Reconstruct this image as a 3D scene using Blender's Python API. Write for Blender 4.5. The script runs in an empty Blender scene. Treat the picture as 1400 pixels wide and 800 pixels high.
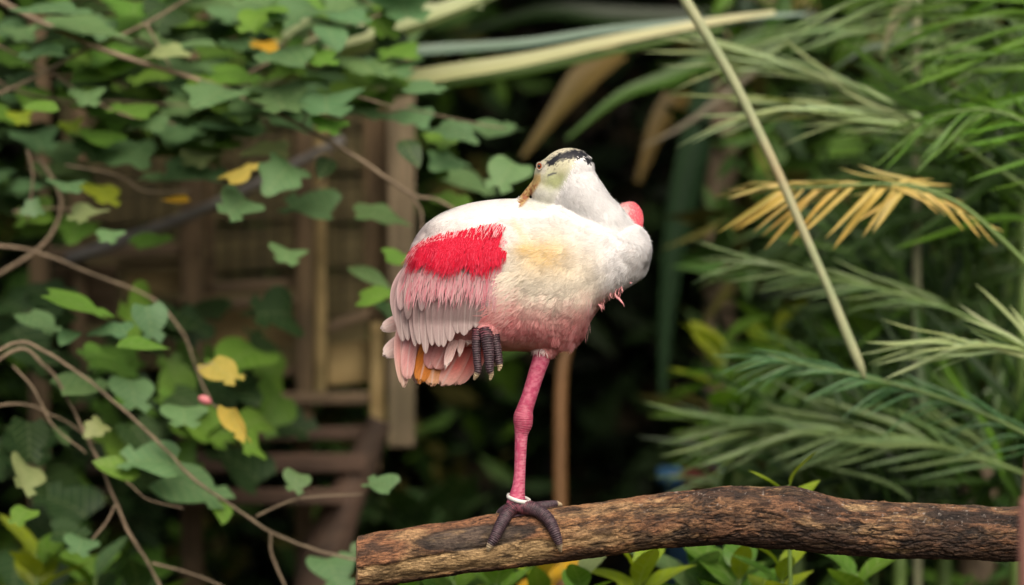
import bpy, bmesh, math, random
import numpy as np
from mathutils import Vector, Matrix

random.seed(7)
rng = np.random.default_rng(7)
scene = bpy.context.scene
C = scene.collection

# ------------------------------------------------------------------ camera
CAM_Y, CAM_Z = -5.0, 1.5
S = 0.0011                       # metres per photo pixel on the plane of the perch (y = 0)
cam_d = bpy.data.cameras.new('camera')
cam = bpy.data.objects.new('camera', cam_d)
C.objects.link(cam)
cam.location = (0, CAM_Y, CAM_Z)
cam.rotation_euler = (math.radians(90), 0, 0)
cam_d.sensor_width = 36
cam_d.lens = 36 * 5.0 / (1400 * S)
cam_d.clip_start = 0.05
cam_d.clip_end = 400
cam_d.dof.use_dof = True
cam_d.dof.focus_distance = 4.94
cam_d.dof.aperture_fstop = 1.9
cam_d.dof.aperture_blades = 9
scene.camera = cam

# ------------------------------------------------------------------ sky and sun
SUN_EL, SUN_AZ = math.radians(46), math.radians(168)   # azimuth measured clockwise from +Y
world = bpy.data.worlds.new('World')
scene.world = world
world.use_nodes = True
wn = world.node_tree.nodes
wl = world.node_tree.links
sky = wn.new('ShaderNodeTexSky')
sky.sky_type = 'NISHITA'
sky.sun_disc = False
sky.sun_elevation = SUN_EL
sky.sun_rotation = SUN_AZ
sky.dust_density = 8.0
sky.air_density = 0.7
sky.ozone_density = 1.0
bgn = wn['Background']
bgn.inputs['Strength'].default_value = 0.13
wl.new(sky.outputs[0], bgn.inputs['Color'])
sd = bpy.data.lights.new('sun', 'SUN')
sd.energy = 1.5
sd.angle = math.radians(70)
sd.color = (1.0, 0.925, 0.79)
sun = bpy.data.objects.new('sun', sd)
C.objects.link(sun)
to_sun = Vector((math.sin(SUN_AZ) * math.cos(SUN_EL), math.cos(SUN_AZ) * math.cos(SUN_EL), math.sin(SUN_EL)))
sun.rotation_euler = (-to_sun).to_track_quat('-Z', 'Y').to_euler()
sun.location = to_sun * 12

scene.view_settings.view_transform = 'Standard'
scene.view_settings.look = 'None'
scene.view_settings.exposure = 0.45
scene.view_settings.gamma = 1.0
scene.view_settings.use_curve_mapping = False
scene.cycles.max_bounces = 6
scene.cycles.use_denoising = True
scene.cycles.caustics_reflective = False
scene.cycles.caustics_refractive = False

# ------------------------------------------------------------------ helpers
def at(px, py, y=0.0):
    k = S * (y - CAM_Y) / 5.0
    return Vector(((px - 700) * k, y, CAM_Z - (py - 400) * k))

def pxm(y):
    return S * (y - CAM_Y) / 5.0

def link(o, parent=None):
    C.objects.link(o)
    if parent is not None:
        o.parent = parent
    return o

def empty(name, loc=(0, 0, 0)):
    o = bpy.data.objects.new(name, None)
    o.empty_display_size = 0.05
    o.location = loc
    return link(o)

def tag(o, label=None, cat=None, group=None, kind=None):
    if label: o['label'] = label
    if cat: o['category'] = cat
    if group: o['group'] = group
    if kind: o['kind'] = kind
    return o

def wm(o):
    m = o.matrix_basis.copy()
    if o.parent is not None:
        m = wm(o.parent) @ o.matrix_parent_inverse @ m
    return m

def par(o, p):
    """parent an object made in world coordinates"""
    o.parent = p
    o.matrix_parent_inverse = wm(p).inverted()
    return o

def mesh_from(name, V, F, smooth=True, col=None, uv=None):
    me = bpy.data.meshes.new(name)
    V = np.asarray(V, dtype=np.float32)
    me.from_pydata(V.tolist() if len(V) < 5000 else V, [], F if not isinstance(F, np.ndarray) else F.tolist())
    me.update()
    if smooth:
        me.polygons.foreach_set('use_smooth', np.ones(len(me.polygons), dtype=bool))
    if col is not None:
        a = me.attributes.new('Col', 'FLOAT_COLOR', 'POINT')
        c = np.ones((len(V), 4), dtype=np.float32)
        c[:, :3] = np.asarray(col, dtype=np.float32)
        a.data.foreach_set('color', c.ravel())
    return me

def mobj(name, V, F, mat, parent=None, smooth=True, col=None):
    me = mesh_from(name, V, F, smooth, col)
    me.materials.append(mat)
    o = bpy.data.objects.new(name, me)
    C.objects.link(o)
    if parent is not None:
        par(o, parent)
    return o

# numpy value noise
def _h(ix, iy, iz, seed):
    n = (ix.astype(np.int64) * 374761393 + iy.astype(np.int64) * 668265263 + iz.astype(np.int64) * 2147483647 + seed * 974634777) & 0xffffffff
    n = ((n ^ (n >> 13)) * 1274126177) & 0xffffffff
    n = ((n ^ (n >> 16)) * 2246822519) & 0xffffffff
    return ((n ^ (n >> 15)) & 0xffffff) / float(0xffffff)

def vnoise(P, seed=0):
    P = np.asarray(P, dtype=np.float64)
    i = np.floor(P).astype(np.int64)
    f = P - i
    f = f * f * (3 - 2 * f)
    r = 0
    for dx in (0, 1):
        for dy in (0, 1):
            for dz in (0, 1):
                w = (f[:, 0] if dx else 1 - f[:, 0]) * (f[:, 1] if dy else 1 - f[:, 1]) * (f[:, 2] if dz else 1 - f[:, 2])
                r = r + w * _h(i[:, 0] + dx, i[:, 1] + dy, i[:, 2] + dz, seed)
    return r

def fbm(P, octv=4, seed=0):
    P = np.asarray(P, dtype=np.float64)
    a, s, t = 0.5, 0, 0
    for k in range(octv):
        s = s + a * vnoise(P * (2 ** k) + 17.3 * k, seed + k)
        t += a
        a *= 0.5
    return s / t

def sstep(a, b, x):
    t = np.clip((x - a) / (b - a), 0, 1)
    return t * t * (3 - 2 * t)

def mixc(a, b, t):
    t = np.asarray(t)[..., None]
    return np.asarray(a) * (1 - t) + np.asarray(b) * t

def catmull(pts, n):
    """pts (k, m) -> n samples of a Catmull-Rom spline"""
    P = np.asarray(pts, dtype=float)
    if len(P) == 2:
        t = np.linspace(0, 1, n)[:, None]
        return P[0] * (1 - t) + P[1] * t
    P = np.vstack([2 * P[0] - P[1], P, 2 * P[-1] - P[-2]])
    k = len(P) - 3
    u = np.linspace(0, k - 1e-6, n)
    i = np.floor(u).astype(int)
    t = (u - i)[:, None]
    a, b, c, d = P[i], P[i + 1], P[i + 2], P[i + 3]
    return 0.5 * ((2 * b) + (c - a) * t + (2 * a - 5 * b + 4 * c - d) * t ** 2 + (3 * b - a - 3 * c + d) * t ** 3)

def frames(P):
    T = np.gradient(P, axis=0)
    T /= np.linalg.norm(T, axis=1)[:, None] + 1e-12
    ref = np.array([0, 0, 1.0]) if abs(T[0, 2]) < 0.9 else np.array([0, 1.0, 0])
    N = np.zeros_like(P)
    v = ref - T[0] * ref.dot(T[0])
    N[0] = v / np.linalg.norm(v)
    for i in range(1, len(P)):
        v = N[i - 1] - T[i] * N[i - 1].dot(T[i])
        N[i] = v / (np.linalg.norm(v) + 1e-12)
    B = np.cross(T, N)
    return T, N, B

def tube(pts, rad, seg=8, n=None, caps=True):
    """tapered tube through world points; rad list same length as pts"""
    n = n or max(2, (len(pts) - 1) * 6)
    Q = catmull(np.column_stack([np.asarray(pts, dtype=float), np.asarray(rad, dtype=float)]), n)
    P, R = Q[:, :3], np.maximum(Q[:, 3], 1e-5)
    T, N, B = frames(P)
    th = np.linspace(0, 2 * math.pi, seg, endpoint=False)
    V = P[:, None, :] + R[:, None, None] * (np.cos(th)[None, :, None] * N[:, None, :] + np.sin(th)[None, :, None] * B[:, None, :])
    V = V.reshape(-1, 3)
    F = []
    for i in range(n - 1):
        for j in range(seg):
            F.append((i * seg + j, i * seg + (j + 1) % seg, (i + 1) * seg + (j + 1) % seg, (i + 1) * seg + j))
    if caps:
        F.append(tuple(range(seg))[::-1])
        F.append(tuple(range((n - 1) * seg, n * seg)))
    return V, F

def join(parts):
    Vs, Fs, off = [], [], 0
    for V, F in parts:
        Vs.append(np.asarray(V))
        Fs += [tuple(int(k) + off for k in f) for f in F]
        off += len(V)
    return np.vstack(Vs), Fs

# ------------------------------------------------------------------ materials
class NT:
    def __init__(self, name):
        self.m = bpy.data.materials.new(name)
        self.m.use_nodes = True
        self.t = self.m.node_tree
        self.b = self.t.nodes['Principled BSDF']
        self.out = self.t.nodes['Material Output']
    def n(self, typ, **kw):
        x = self.t.nodes.new(typ)
        for k, v in kw.items():
            if k.startswith('i_'):
                x.inputs[k[2:].replace('_', ' ')].default_value = v
            else:
                setattr(x, k, v)
        return x
    def l(self, a, b):
        self.t.links.new(a, b)
    def noise(self, vec, scale, detail=4, rough=0.55):
        x = self.n('ShaderNodeTexNoise')
        x.inputs['Scale'].default_value = scale
        x.inputs['Detail'].default_value = detail
        x.inputs['Roughness'].default_value = rough
        if vec is not None: self.l(vec, x.inputs['Vector'])
        return x.outputs['Fac']
    def mapping(self, vec, scale):
        x = self.n('ShaderNodeMapping')
        x.inputs['Scale'].default_value = scale
        self.l(vec, x.inputs['Vector'])
        return x.outputs[0]
    def ramp(self, fac, stops):
        x = self.n('ShaderNodeValToRGB')
        e = x.color_ramp.elements
        while len(e) < len(stops): e.new(0.5)
        for i, (p, c) in enumerate(stops):
            e[i].position = p
            e[i].color = (*c, 1) if len(c) == 3 else c
        self.l(fac, x.inputs[0])
        return x.outputs[0]
    def mix(self, a, b, fac, blend='MIX'):
        x = self.n('ShaderNodeMix', data_type='RGBA', blend_type=blend)
        for sock, v in ((x.inputs[6], a), (x.inputs[7], b)):
            if hasattr(v, 'is_output'): self.l(v, sock)
            else: sock.default_value = (*v, 1)
        if hasattr(fac, 'is_output'): self.l(fac, x.inputs[0])
        else: x.inputs[0].default_value = fac
        return x.outputs[2]
    def bump(self, h, strength, dist):
        x = self.n('ShaderNodeBump')
        x.inputs['Strength'].default_value = strength
        x.inputs['Distance'].default_value = dist
        self.l(h, x.inputs['Height'])
        self.l(x.outputs[0], self.b.inputs['Normal'])
        return x.outputs[0]
    def obj(self):
        return self.n('ShaderNodeTexCoord').outputs['Object']
    def gen(self):
        return self.n('ShaderNodeTexCoord').outputs['Generated']

def mat_attr(name, rough=0.7, bump_scale=None, bump_str=0.3, bump_dist=0.001, spec=0.3, trans=0.0, sheen=0.0, var=0.25, vscale=300):
    q = NT(name)
    a = q.n('ShaderNodeAttribute', attribute_name='Col')
    c = a.outputs['Color']
    ob = q.obj()
    if var:
        nz = q.noise(ob, vscale, 3)
        r = q.ramp(nz, [(0.25, (1 - var,) * 3), (0.75, (1, 1, 1))])
        c = q.mix(c, r, 1.0, 'MULTIPLY')
    q.l(c, q.b.inputs['Base Color'])
    q.b.inputs['Roughness'].default_value = rough
    q.b.inputs['Specular IOR Level'].default_value = spec
    if sheen:
        q.b.inputs['Sheen Weight'].default_value = sheen
    if bump_scale:
        q.bump(q.noise(ob, bump_scale, 4), bump_str, bump_dist)
    if trans:
        tr = q.n('ShaderNodeBsdfTranslucent')
        q.l(c, tr.inputs['Color'])
        mx = q.n('ShaderNodeMixShader')
        mx.inputs[0].default_value = trans
        q.l(q.b.outputs[0], mx.inputs[1]); q.l(tr.outputs[0], mx.inputs[2])
        q.l(mx.outputs[0], q.out.inputs['Surface'])
    return q.m

def mat_leaf(name, rough=0.5, trans=0.28, vein=True, spec=0.3, stripes=0):
    """leaf: the object's own colour, mottled, thin and letting some light through"""
    q = NT(name)
    oi = q.n('ShaderNodeObjectInfo')
    ob = q.obj()
    nz = q.noise(ob, 2.3, 4)
    r = q.ramp(nz, [(0.3, (0.72, 0.78, 0.62)), (0.7, (1.12, 1.06, 1.0))])
    c = q.mix(oi.outputs['Color'], r, 1.0, 'MULTIPLY')
    if vein:
        sx = q.n('ShaderNodeSeparateXYZ'); q.l(ob, sx.inputs[0])
        ab = q.n('ShaderNodeMath', operation='ABSOLUTE'); q.l(sx.outputs[0], ab.inputs[0])
        sb = q.n('ShaderNodeMath', operation='MULTIPLY_ADD'); q.l(ab.outputs[0], sb.inputs[0]); sb.inputs[1].default_value = -0.75; q.l(sx.outputs[1], sb.inputs[2])
        w = q.n('ShaderNodeMath', operation='MULTIPLY'); q.l(sb.outputs[0], w.inputs[0]); w.inputs[1].default_value = 34
        sn = q.n('ShaderNodeMath', operation='SINE'); q.l(w.outputs[0], sn.inputs[0])
        vr = q.ramp(sn.outputs[0], [(0.86, (0, 0, 0)), (0.99, (1, 1, 1))])
        md = q.ramp(ab.outputs[0], [(0.0, (1, 1, 1)), (0.022, (0, 0, 0))])
        vv = q.mix(vr, md, 1.0, 'LIGHTEN')
        fa = q.n('ShaderNodeMath', operation='MULTIPLY'); q.l(vv, fa.inputs[0]); fa.inputs[1].default_value = 0.3
        lt = q.mix(c, (0.30, 0.36, 0.16), fa.outputs[0])
        c = lt
        q.bump(vv, 0.25, 0.02)
    if stripes:
        nz2 = q.noise(q.mapping(ob, (stripes, 0.5, 1)), 1.0, 3)
        c = q.mix(c, q.ramp(nz2, [(0.3, (0.72, 0.75, 0.65)), (0.7, (1.15, 1.12, 1.1))]), 1.0, 'MULTIPLY')
    q.l(c, q.b.inputs['Base Color'])
    q.b.inputs['Roughness'].default_value = rough
    q.b.inputs['Specular IOR Level'].default_value = spec
    tr = q.n('ShaderNodeBsdfTranslucent')
    hs = q.mix(c, (1.12, 1.15, 0.42), 1.0, 'MULTIPLY')
    q.l(hs, tr.inputs['Color'])
    mx = q.n('ShaderNodeMixShader'); mx.inputs[0].default_value = trans
    q.l(q.b.outputs[0], mx.inputs[1]); q.l(tr.outputs[0], mx.inputs[2])
    q.l(mx.outputs[0], q.out.inputs['Surface'])
    return q.m

def mat_wood(name, a, b, rough=0.8, scale=(3, 3, 40)):
    q = NT(name)
    ob = q.obj()
    m = q.mapping(ob, scale)
    n1 = q.noise(m, 1.4, 5)
    n2 = q.noise(ob, 5, 4)
    c = q.ramp(n1, [(0.3, a), (0.7, b)])
    st = q.ramp(n2, [(0.35, (0.45, 0.48, 0.42)), (0.62, (1, 1, 1))])
    q.l(q.mix(c, st, 0.8, 'MULTIPLY'), q.b.inputs['Base Color'])
    q.b.inputs['Roughness'].default_value = rough
    q.bump(n1, 0.4, 0.004)
    return q.m

def mat_plain(name, colr, rough=0.6, metal=0, var=0.3, scale=20):
    q = NT(name)
    ob = q.obj()
    nz = q.noise(ob, scale, 4)
    r = q.ramp(nz, [(0.3, tuple(k * (1 - var) for k in colr)), (0.7, colr)])
    q.l(r, q.b.inputs['Base Color'])
    q.b.inputs['Roughness'].default_value = rough
    q.b.inputs['Metallic'].default_value = metal
    q.bump(nz, 0.15, 0.002)
    return q.m

def mat_bark():
    q = NT('bark')
    c = q.n('ShaderNodeAttribute', attribute_name='Col').outputs['Color']
    ob = q.obj()
    st = q.noise(q.mapping(ob, (70, 420, 420)), 1.0, 6, .65)
    gr = q.noise(ob, 260, 4, .6)
    bl = q.noise(q.mapping(ob, (22, 60, 60)), 1.0, 6, .7)
    c = q.mix(c, q.ramp(st, [(.34, (.22, .19, .17)), (.50, (.92, .9, .88)), (.70, (1.25, 1.2, 1.12))]), .85, 'MULTIPLY')
    c = q.mix(c, q.ramp(gr, [(.30, (.55, .52, .5)), (.6, (1.08, 1.06, 1.04))]), .8, 'MULTIPLY')
    c = q.mix(c, q.ramp(bl, [(.38, (.10, .085, .08)), (.50, (1, 1, 1))]), .85, 'MULTIPLY')
    q.l(c, q.b.inputs['Base Color'])
    q.b.inputs['Roughness'].default_value = .8
    q.b.inputs['Specular IOR Level'].default_value = .3
    add = q.n('ShaderNodeMath', operation='ADD'); q.l(st, add.inputs[0]); q.l(gr, add.inputs[1])
    q.bump(add.outputs[0], .8, .0022)
    return q.m

M = dict(
    bark=mat_bark(),
    cut=mat_attr('cut_wood', 0.85, 300, 0.3, 0.001, 0.2, var=0.2),
    plumage=mat_attr('plumage', 0.8, None, spec=0.15, trans=0.12, var=0.0),
    skin=mat_attr('bird_skin', 0.55, 700, 0.35, 0.0008, 0.4, var=0.22, vscale=450),
    vane=mat_attr('feather_vane', 0.65, None, spec=0.25, trans=0.18, var=0.12, vscale=500),
    leaf=mat_leaf('broad_leaf', trans=0.26),
    lance=mat_leaf('lance_leaf', trans=0.38, rough=0.35),
    blade=mat_leaf('palm_leaflet', trans=0.22, vein=False, rough=0.4, stripes=9),
    strap=mat_leaf('strap_blade', trans=0.25, vein=False, rough=0.4),
    twig=mat_wood('twig_bark', (0.15, 0.105, 0.065), (0.32, 0.24, 0.155), 0.75, (30, 30, 30)),
    stalk=mat_plain('stalk', (0.30, 0.31, 0.17), 0.5, var=0.35, scale=30),
    green_stem=mat_plain('green_stem', (0.12, 0.20, 0.04), 0.5),
    post=mat_wood('post_wood', (0.095, 0.06, 0.028), (0.21, 0.14, 0.07), scale=(30, 30, 3)),
    rail=mat_wood('rail_wood', (0.095, 0.063, 0.034), (0.21, 0.145, 0.083), scale=(3, 30, 30)),
    tan=mat_wood('tan_board', (0.26, 0.18, 0.07), (0.46, 0.34, 0.15), scale=(4, 30, 12)),
    grey=mat_wood('grey_pole', (0.16, 0.14, 0.13), (0.32, 0.30, 0.28), scale=(5, 30, 30)),
    wire=mat_plain('wire', (0.022, 0.02, 0.016), 0.5, 0.6),
    step=mat_wood('old_step', (0.05, 0.028, 0.018), (0.125, 0.075, 0.048), scale=(3, 30, 20)),
    olive=mat_wood('olive_plank', (0.11, 0.088, 0.032), (0.22, 0.175, 0.075), scale=(3, 30, 20)),
    drab=mat_wood('drab_post', (0.16, 0.12, 0.07), (0.32, 0.245, 0.15), scale=(30, 30, 3)),
    bamboo=mat_plain('bamboo', (0.17, 0.085, 0.03), 0.5, var=0.4, scale=8),
    soil=mat_plain('soil', (0.045, 0.032, 0.02), 0.95, var=0.6, scale=4),
    dark=mat_attr('thicket_leaf', 0.6, None, spec=0.3, trans=0.15, var=0),
)

# ------------------------------------------------------------------ ground
def grid_sheet(name, size, n, amp, mat, z=0):
    g = np.linspace(-size, size, n)
    X, Y = np.meshgrid(g, g)
    P = np.column_stack([X.ravel(), Y.ravel(), np.zeros(n * n)])
    P[:, 2] = z + amp * (fbm(P * 0.7, 3, 3) - 0.5)
    F = [(i * n + j, i * n + j + 1, (i + 1) * n + j + 1, (i + 1) * n + j) for i in range(n - 1) for j in range(n - 1)]
    return mobj(name, P, F, mat)
tag(grid_sheet('ground', 60, 90, 0.12, M['soil']), kind='structure')

# ------------------------------------------------------------------ perch: a thick log
TOP = [(488, 737), (520, 729), (580, 718), (680, 702), (780, 690), (850, 682), (920, 672), (980, 666), (1040, 663), (1085, 664), (1120, 674), (1160, 683), (1250, 688), (1320, 691), (1400, 694), (1500, 698), (1620, 706), (1760, 712)]
BOT = [(488, 803), (520, 800), (600, 790), (700, 776), (800, 765), (850, 757), (900, 750), (1000, 746), (1050, 750), (1140, 758), (1250, 763), (1330, 766), (1400, 768), (1500, 774), (1760, 786)]
TOPx, TOPy = np.array(TOP).T
BOTx, BOTy = np.array(BOT).T
def log_c(px):
    t = np.interp(px, TOPx, TOPy); b = np.interp(px, BOTx, BOTy)
    return (t + b) / 2, (b - t) / 2

perch = empty('perch', (0.75, 0, 0))
tag(perch, 'thick rough brown log the pink bird stands on', 'log')
def build_log():
    nu, nt = 980, 224
    u = np.linspace(489, 1760, nu)
    ks = np.ones(25) / 25
    c, r = log_c(u)
    c = np.convolve(np.pad(c, 12, 'edge'), ks, 'valid'); r = np.convolve(np.pad(r, 12, 'edge'), ks, 'valid')
    th = np.linspace(0, 2 * math.pi, nt, endpoint=False)
    U, TH = np.meshgrid(u, th, indexing='ij')
    Cc = np.repeat(c[:, None], nt, 1); R = np.repeat(r[:, None], nt, 1)
    ax = U.ravel() * S; tt = TH.ravel(); rr = R.ravel() * S
    ring = np.column_stack([np.cos(tt) * rr, np.sin(tt) * rr])
    Q = np.column_stack([ax, ring])
    wq = Q + 0.012 * (np.column_stack([fbm(Q * 22, 3, 40 + k) for k in range(3)]) - 0.5) * np.array([2.0, 1, 1])
    big = fbm(Q * 9, 3, 1) - 0.5
    lump = fbm(Q * np.array([20, 34, 34]), 4, 5) - 0.5
    # plated bark: long cracks along the log
    crk = fbm(wq * np.array([26, 110, 110]), 4, 11)
    crack = 1 - np.abs(crk - 0.5) * 2
    crack = sstep(0.86, 0.975, crack)
    crk2 = fbm(wq * np.array([60, 210, 210]), 3, 21)
    crack2 = sstep(0.88, 0.98, 1 - np.abs(crk2 - 0.5) * 2)
    fine = fbm(Q * np.array([220, 520, 520]), 3, 31) - 0.5
    px = U.ravel()
    v = -np.sin(tt)                                    # -1 top .. 1 bottom on the screen
    front = -np.cos(tt)                                # toward the camera is front = 1
    # where the bark has come off (bare wood low on the left half), and a smooth dark scar on top
    e = fbm(Q * np.array([14, 40, 40]), 4, 51) - 0.5
    bare = sstep(0.0, 0.35, 0.72 * sstep(-0.05, 0.3, v) * sstep(0.98, 0.7, v) * sstep(960, 700, px) + e * 1.4 - 0.14)
    pyc = Cc.ravel() + v * R.ravel()
    sx = (px - 652) / 78 ; sy = (pyc - 733 + (px - 650) * 0.10) / 17
    scar = sstep(0.25, -0.12, sx ** 2 + sy ** 2 - 0.85 + e * 0.9) * (front > 0)
    rim = sstep(0.3, 0.0, np.abs(sx ** 2 + sy ** 2 - 0.9 + e * 0.9)) * (front > 0)
    calm = sstep(0.50, 0.66, fbm(Q * np.array([7, 16, 16]), 3, 55))
    patch = sstep(0.44, 0.60, fbm(Q * np.array([9, 22, 22]), 4, 61))
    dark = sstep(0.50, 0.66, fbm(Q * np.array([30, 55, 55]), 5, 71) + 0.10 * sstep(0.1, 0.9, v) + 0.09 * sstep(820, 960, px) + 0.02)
    scorch = sstep(0.25, 0.0, ((px - 1330) / 75) ** 2 + ((v + 0.62) / 0.2) ** 2 - 0.8 + e) * (front > 0)
    h = 0.010 * big + 0.007 * lump * (1 - 0.5 * scar) - (0.0022 * crack + 0.0012 * crack2) * (1 - 0.85 * np.maximum(bare, scar)) * (0.35 + 0.65 * np.maximum(sstep(760, 960, px), calm)) + 0.0020 * fine * (1 - 0.3 * scar) - 0.0030 * bare - 0.0025 * rim * 0.6 - 0.002 * scar
    rr2 = rr + h
    X = at(0, 0, 0).x + U.ravel() * S
    Y = np.cos(tt) * rr2 * 0.98
    Z = CAM_Z - (Cc.ravel() - 400) * S + np.sin(tt) * rr2
    X = X + 0.0028 * (fbm(np.column_stack([ring * 60, ax * 0]), 3, 81) - 0.5) * 3 * sstep(520, 490, px)
    V = np.column_stack([X, Y, Z])
    red = np.array([0.26, 0.125, 0.062]); org = np.array([0.37, 0.20, 0.092]); tanc = np.array([0.66, 0.46, 0.23])
    blk = np.array([0.030, 0.023, 0.019]); gry = np.array([0.105, 0.088, 0.072])
    col = mixc(red, org, patch)
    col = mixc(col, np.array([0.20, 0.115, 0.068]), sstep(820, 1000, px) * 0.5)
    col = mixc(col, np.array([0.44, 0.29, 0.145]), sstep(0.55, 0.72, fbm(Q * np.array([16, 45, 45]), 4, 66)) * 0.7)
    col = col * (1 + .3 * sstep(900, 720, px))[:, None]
    col = mixc(col, tanc, bare)
    col = mixc(col, gry, scar * 0.9)
    grain = sstep(0.45, 0.62, fbm(Q * np.array([40, 420, 420]), 3, 91))
    col = mixc(col, np.array([0.30, 0.20, 0.10]), scar * 0.55 * sstep(0.5, 0.68, fbm(Q * np.array([45, 130, 130]), 4, 95)))
    col = col * (1 - 0.28 * grain)[:, None]
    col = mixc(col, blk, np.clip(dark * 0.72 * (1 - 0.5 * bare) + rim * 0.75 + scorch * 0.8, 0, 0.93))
    col = mixc(col, blk, np.clip(crack * 0.75 + crack2 * 0.5, 0, 0.9) * (1 - 0.8 * np.maximum(bare, scar)) * (0.45 + 0.55 * np.maximum(sstep(760, 960, px), calm)))
    lich = sstep(0.70, 0.78, fbm(Q * 260, 3, 101)) * sstep(0.3, -0.5, v) * sstep(700, 950, px)
    col = mixc(col, np.array([0.5, 0.46, 0.42]), lich * 0.5)
    col = col * 0.86
    idx = np.arange(nu * nt).reshape(nu, nt)
    a = idx[:-1]; b = idx[1:]
    F = np.stack([a, b, np.roll(b, -1, 1), np.roll(a, -1, 1)], -1).reshape(-1, 4)
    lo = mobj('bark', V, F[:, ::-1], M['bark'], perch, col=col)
    # sawn end: rings of a cone of growth rings, a little rough
    ringV = V[:nt]
    cen = ringV.mean(0)
    Vs, cs = [], []
    K = 14
    for k in range(K):
        f = 1 - k / (K - 1) * 0.97
        p = cen + (ringV - cen) * f
        p[:, 0] -= 0.0012 * (k > 0) + 0.0016 * (fbm(p * 160, 2, 7) - 0.5) * (k > 0)
        Vs.append(p)
        g = 0.75 + 0.25 * math.sin(k * 2.4)
        cs.append(np.tile(np.array([0.36, 0.23, 0.12]) * g, (nt, 1)))
    Vs = np.vstack(Vs); cs = np.vstack(cs)
    idx = np.arange(K * nt).reshape(K, nt); a = idx[:-1]; b = idx[1:]
    F = np.stack([a, b, np.roll(b, -1, 1), np.roll(a, -1, 1)], -1).reshape(-1, 4)
    F = F.tolist() + [list(range((K - 1) * nt, K * nt))]
    mobj('sawn_end', Vs, F, M['cut'], perch, col=cs)
    # post that carries the log, past the right edge of the view
    pv, pf = tube([(1.10, 0.0, -0.1), (1.105, 0.01, 0.5), (1.10, 0.0, 1.13)], [0.075, 0.07, 0.065], 18, 24)
    pv[:, :2] += 0.012 * (fbm(pv * 14, 3, 9)[:, None] - 0.5)
    mobj('support_post', pv, pf, M['post'], perch)
build_log()

# ------------------------------------------------------------------ the bird
bird = empty('spoonbill', at(708, 690, 0))
tag(bird, 'pink and white wading bird asleep on one leg with its bill tucked away', 'bird')

PROF = np.array([  # px, top, bottom, half depth (px)
    (546, 398, 440, 14), (552, 368, 452, 30), (560, 345, 460, 42), (575, 317, 468, 56), (600, 294, 472, 67), (640, 279, 474, 76), (680, 273, 477, 80),
    (720, 272, 478, 80), (760, 275, 478, 77), (784, 281, 473, 73), (797, 286, 460, 69), (807, 290, 436, 66), (825, 298, 414, 60), (850, 310, 396, 50), (870, 322, 382, 36), (881, 333, 371, 22), (886, 345, 360, 9)], dtype=float)
def prof(px):
    return [np.interp(px, PROF[:, 0], PROF[:, k]) for k in (1, 2, 3)]
def ysurf(px, py):
    t, b, w = prof(px)
    c = (t + b) / 2; h = np.maximum((b - t) / 2, 1)
    k = np.clip(1 - np.abs((py - c) / h) ** 2.2, 0.0, 1)
    return -w * k ** 0.5 * S

def loft_x():
    n, seg = 70, 40
    Q = catmull(PROF, n)
    V, F = [], []
    th = np.linspace(0, 2 * math.pi, seg, endpoint=False)
    for px, t, b, w in Q:
        c, h = (t + b) / 2, max((b - t) / 2, 2)
        cs, sn = np.cos(th), np.sin(th)
        e = 0.92
        yy = np.sign(cs) * np.abs(cs) ** e * max(w, 3) * S
        zz = np.sign(sn) * np.abs(sn) ** e * h * S
        V += [((px - 700) * S, y, CAM_Z - (c - 400) * S + z) for y, z in zip(yy, zz)]
    for i in range(n - 1):
        for j in range(seg):
            F.append((i * seg + j, i * seg + (j + 1) % seg, (i + 1) * seg + (j + 1) % seg, (i + 1) * seg + j))
    F.append(tuple(range(seg))[::-1]); F.append(tuple(range((n - 1) * seg, n * seg)))
    return np.array(V), F

def ell(px, py, y, rx, ry, rz, rot=0.0, seg=28, rings=18):
    """ellipsoid, radii in px (rx screen x, ry depth, rz screen y), rot clockwise on the screen, degrees"""
    V, F = [], []
    a = math.radians(rot)
    for i in range(rings + 1):
        p = math.pi * i / rings
        for j in range(seg):
            t = 2 * math.pi * j / seg
            x, yy, z = rx * math.sin(p) * math.cos(t), ry * math.sin(p) * math.sin(t), rz * math.cos(p)
            X = x * math.cos(a) + z * math.sin(a); Z = -x * math.sin(a) + z * math.cos(a)
            V.append(((px + X - 700) * S, y + yy * S, CAM_Z - (py - 400) * S + Z * S))
    for i in range(rings):
        for j in range(seg):
            F.append((i * seg + j, (i + 1) * seg + j, (i + 1) * seg + (j + 1) % seg, i * seg + (j + 1) % seg))
    return np.array(V), F

def ptube(pts, seg=14, n=None):
    """pts: (px, py, y metres, r px)"""
    W = [at(p[0], p[1], 0) + Vector((0, p[2], 0)) for p in pts]
    return tube([tuple(w) for w in W], [p[3] * S for p in pts], seg, n)

HY = -0.018   # the head lies a little to the near side of the back
body_parts = [
    loft_x(),
    ptube([(856, 350, 0, 28), (834, 320, -.006, 33), (811, 291, -.013, 32), (793, 266, HY, 32.5), (783, 247, HY, 31), (777, 232, HY, 28)], 28, 40),
    ell(775, 233, HY, 37, 31, 30, -12),
    ell(757, 245, HY, 27, 27, 30, -28),
    ell(752, 262, HY, 26, 25, 24, 0),
    ptube([(750, 238, HY + .002, 13), (736, 247, HY + .004, 7), (725, 259, HY + .008, 5.6), (706, 282, HY + .016, 5.5)], 14, 20),
    ell(851, 344, -0.003, 37, 47, 40, 35),
    ell(853, 312, 0.062, 26, 16, 40, 25),              # bend of the far wing
    ell(748, 428, -0.004, 50, 58, 46, -20),            # thigh
    ptube([(764, 420, -.012, 46), (757, 450, -.012, 28), (743, 481, -.012, 14)], 18, 20),
    ell(668, 438, -0.042, 32, 30, 27, -20),            # flank over the lifted foot
    ell(610, 440, 0.0, 52, 40, 34, 10),
]
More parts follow.
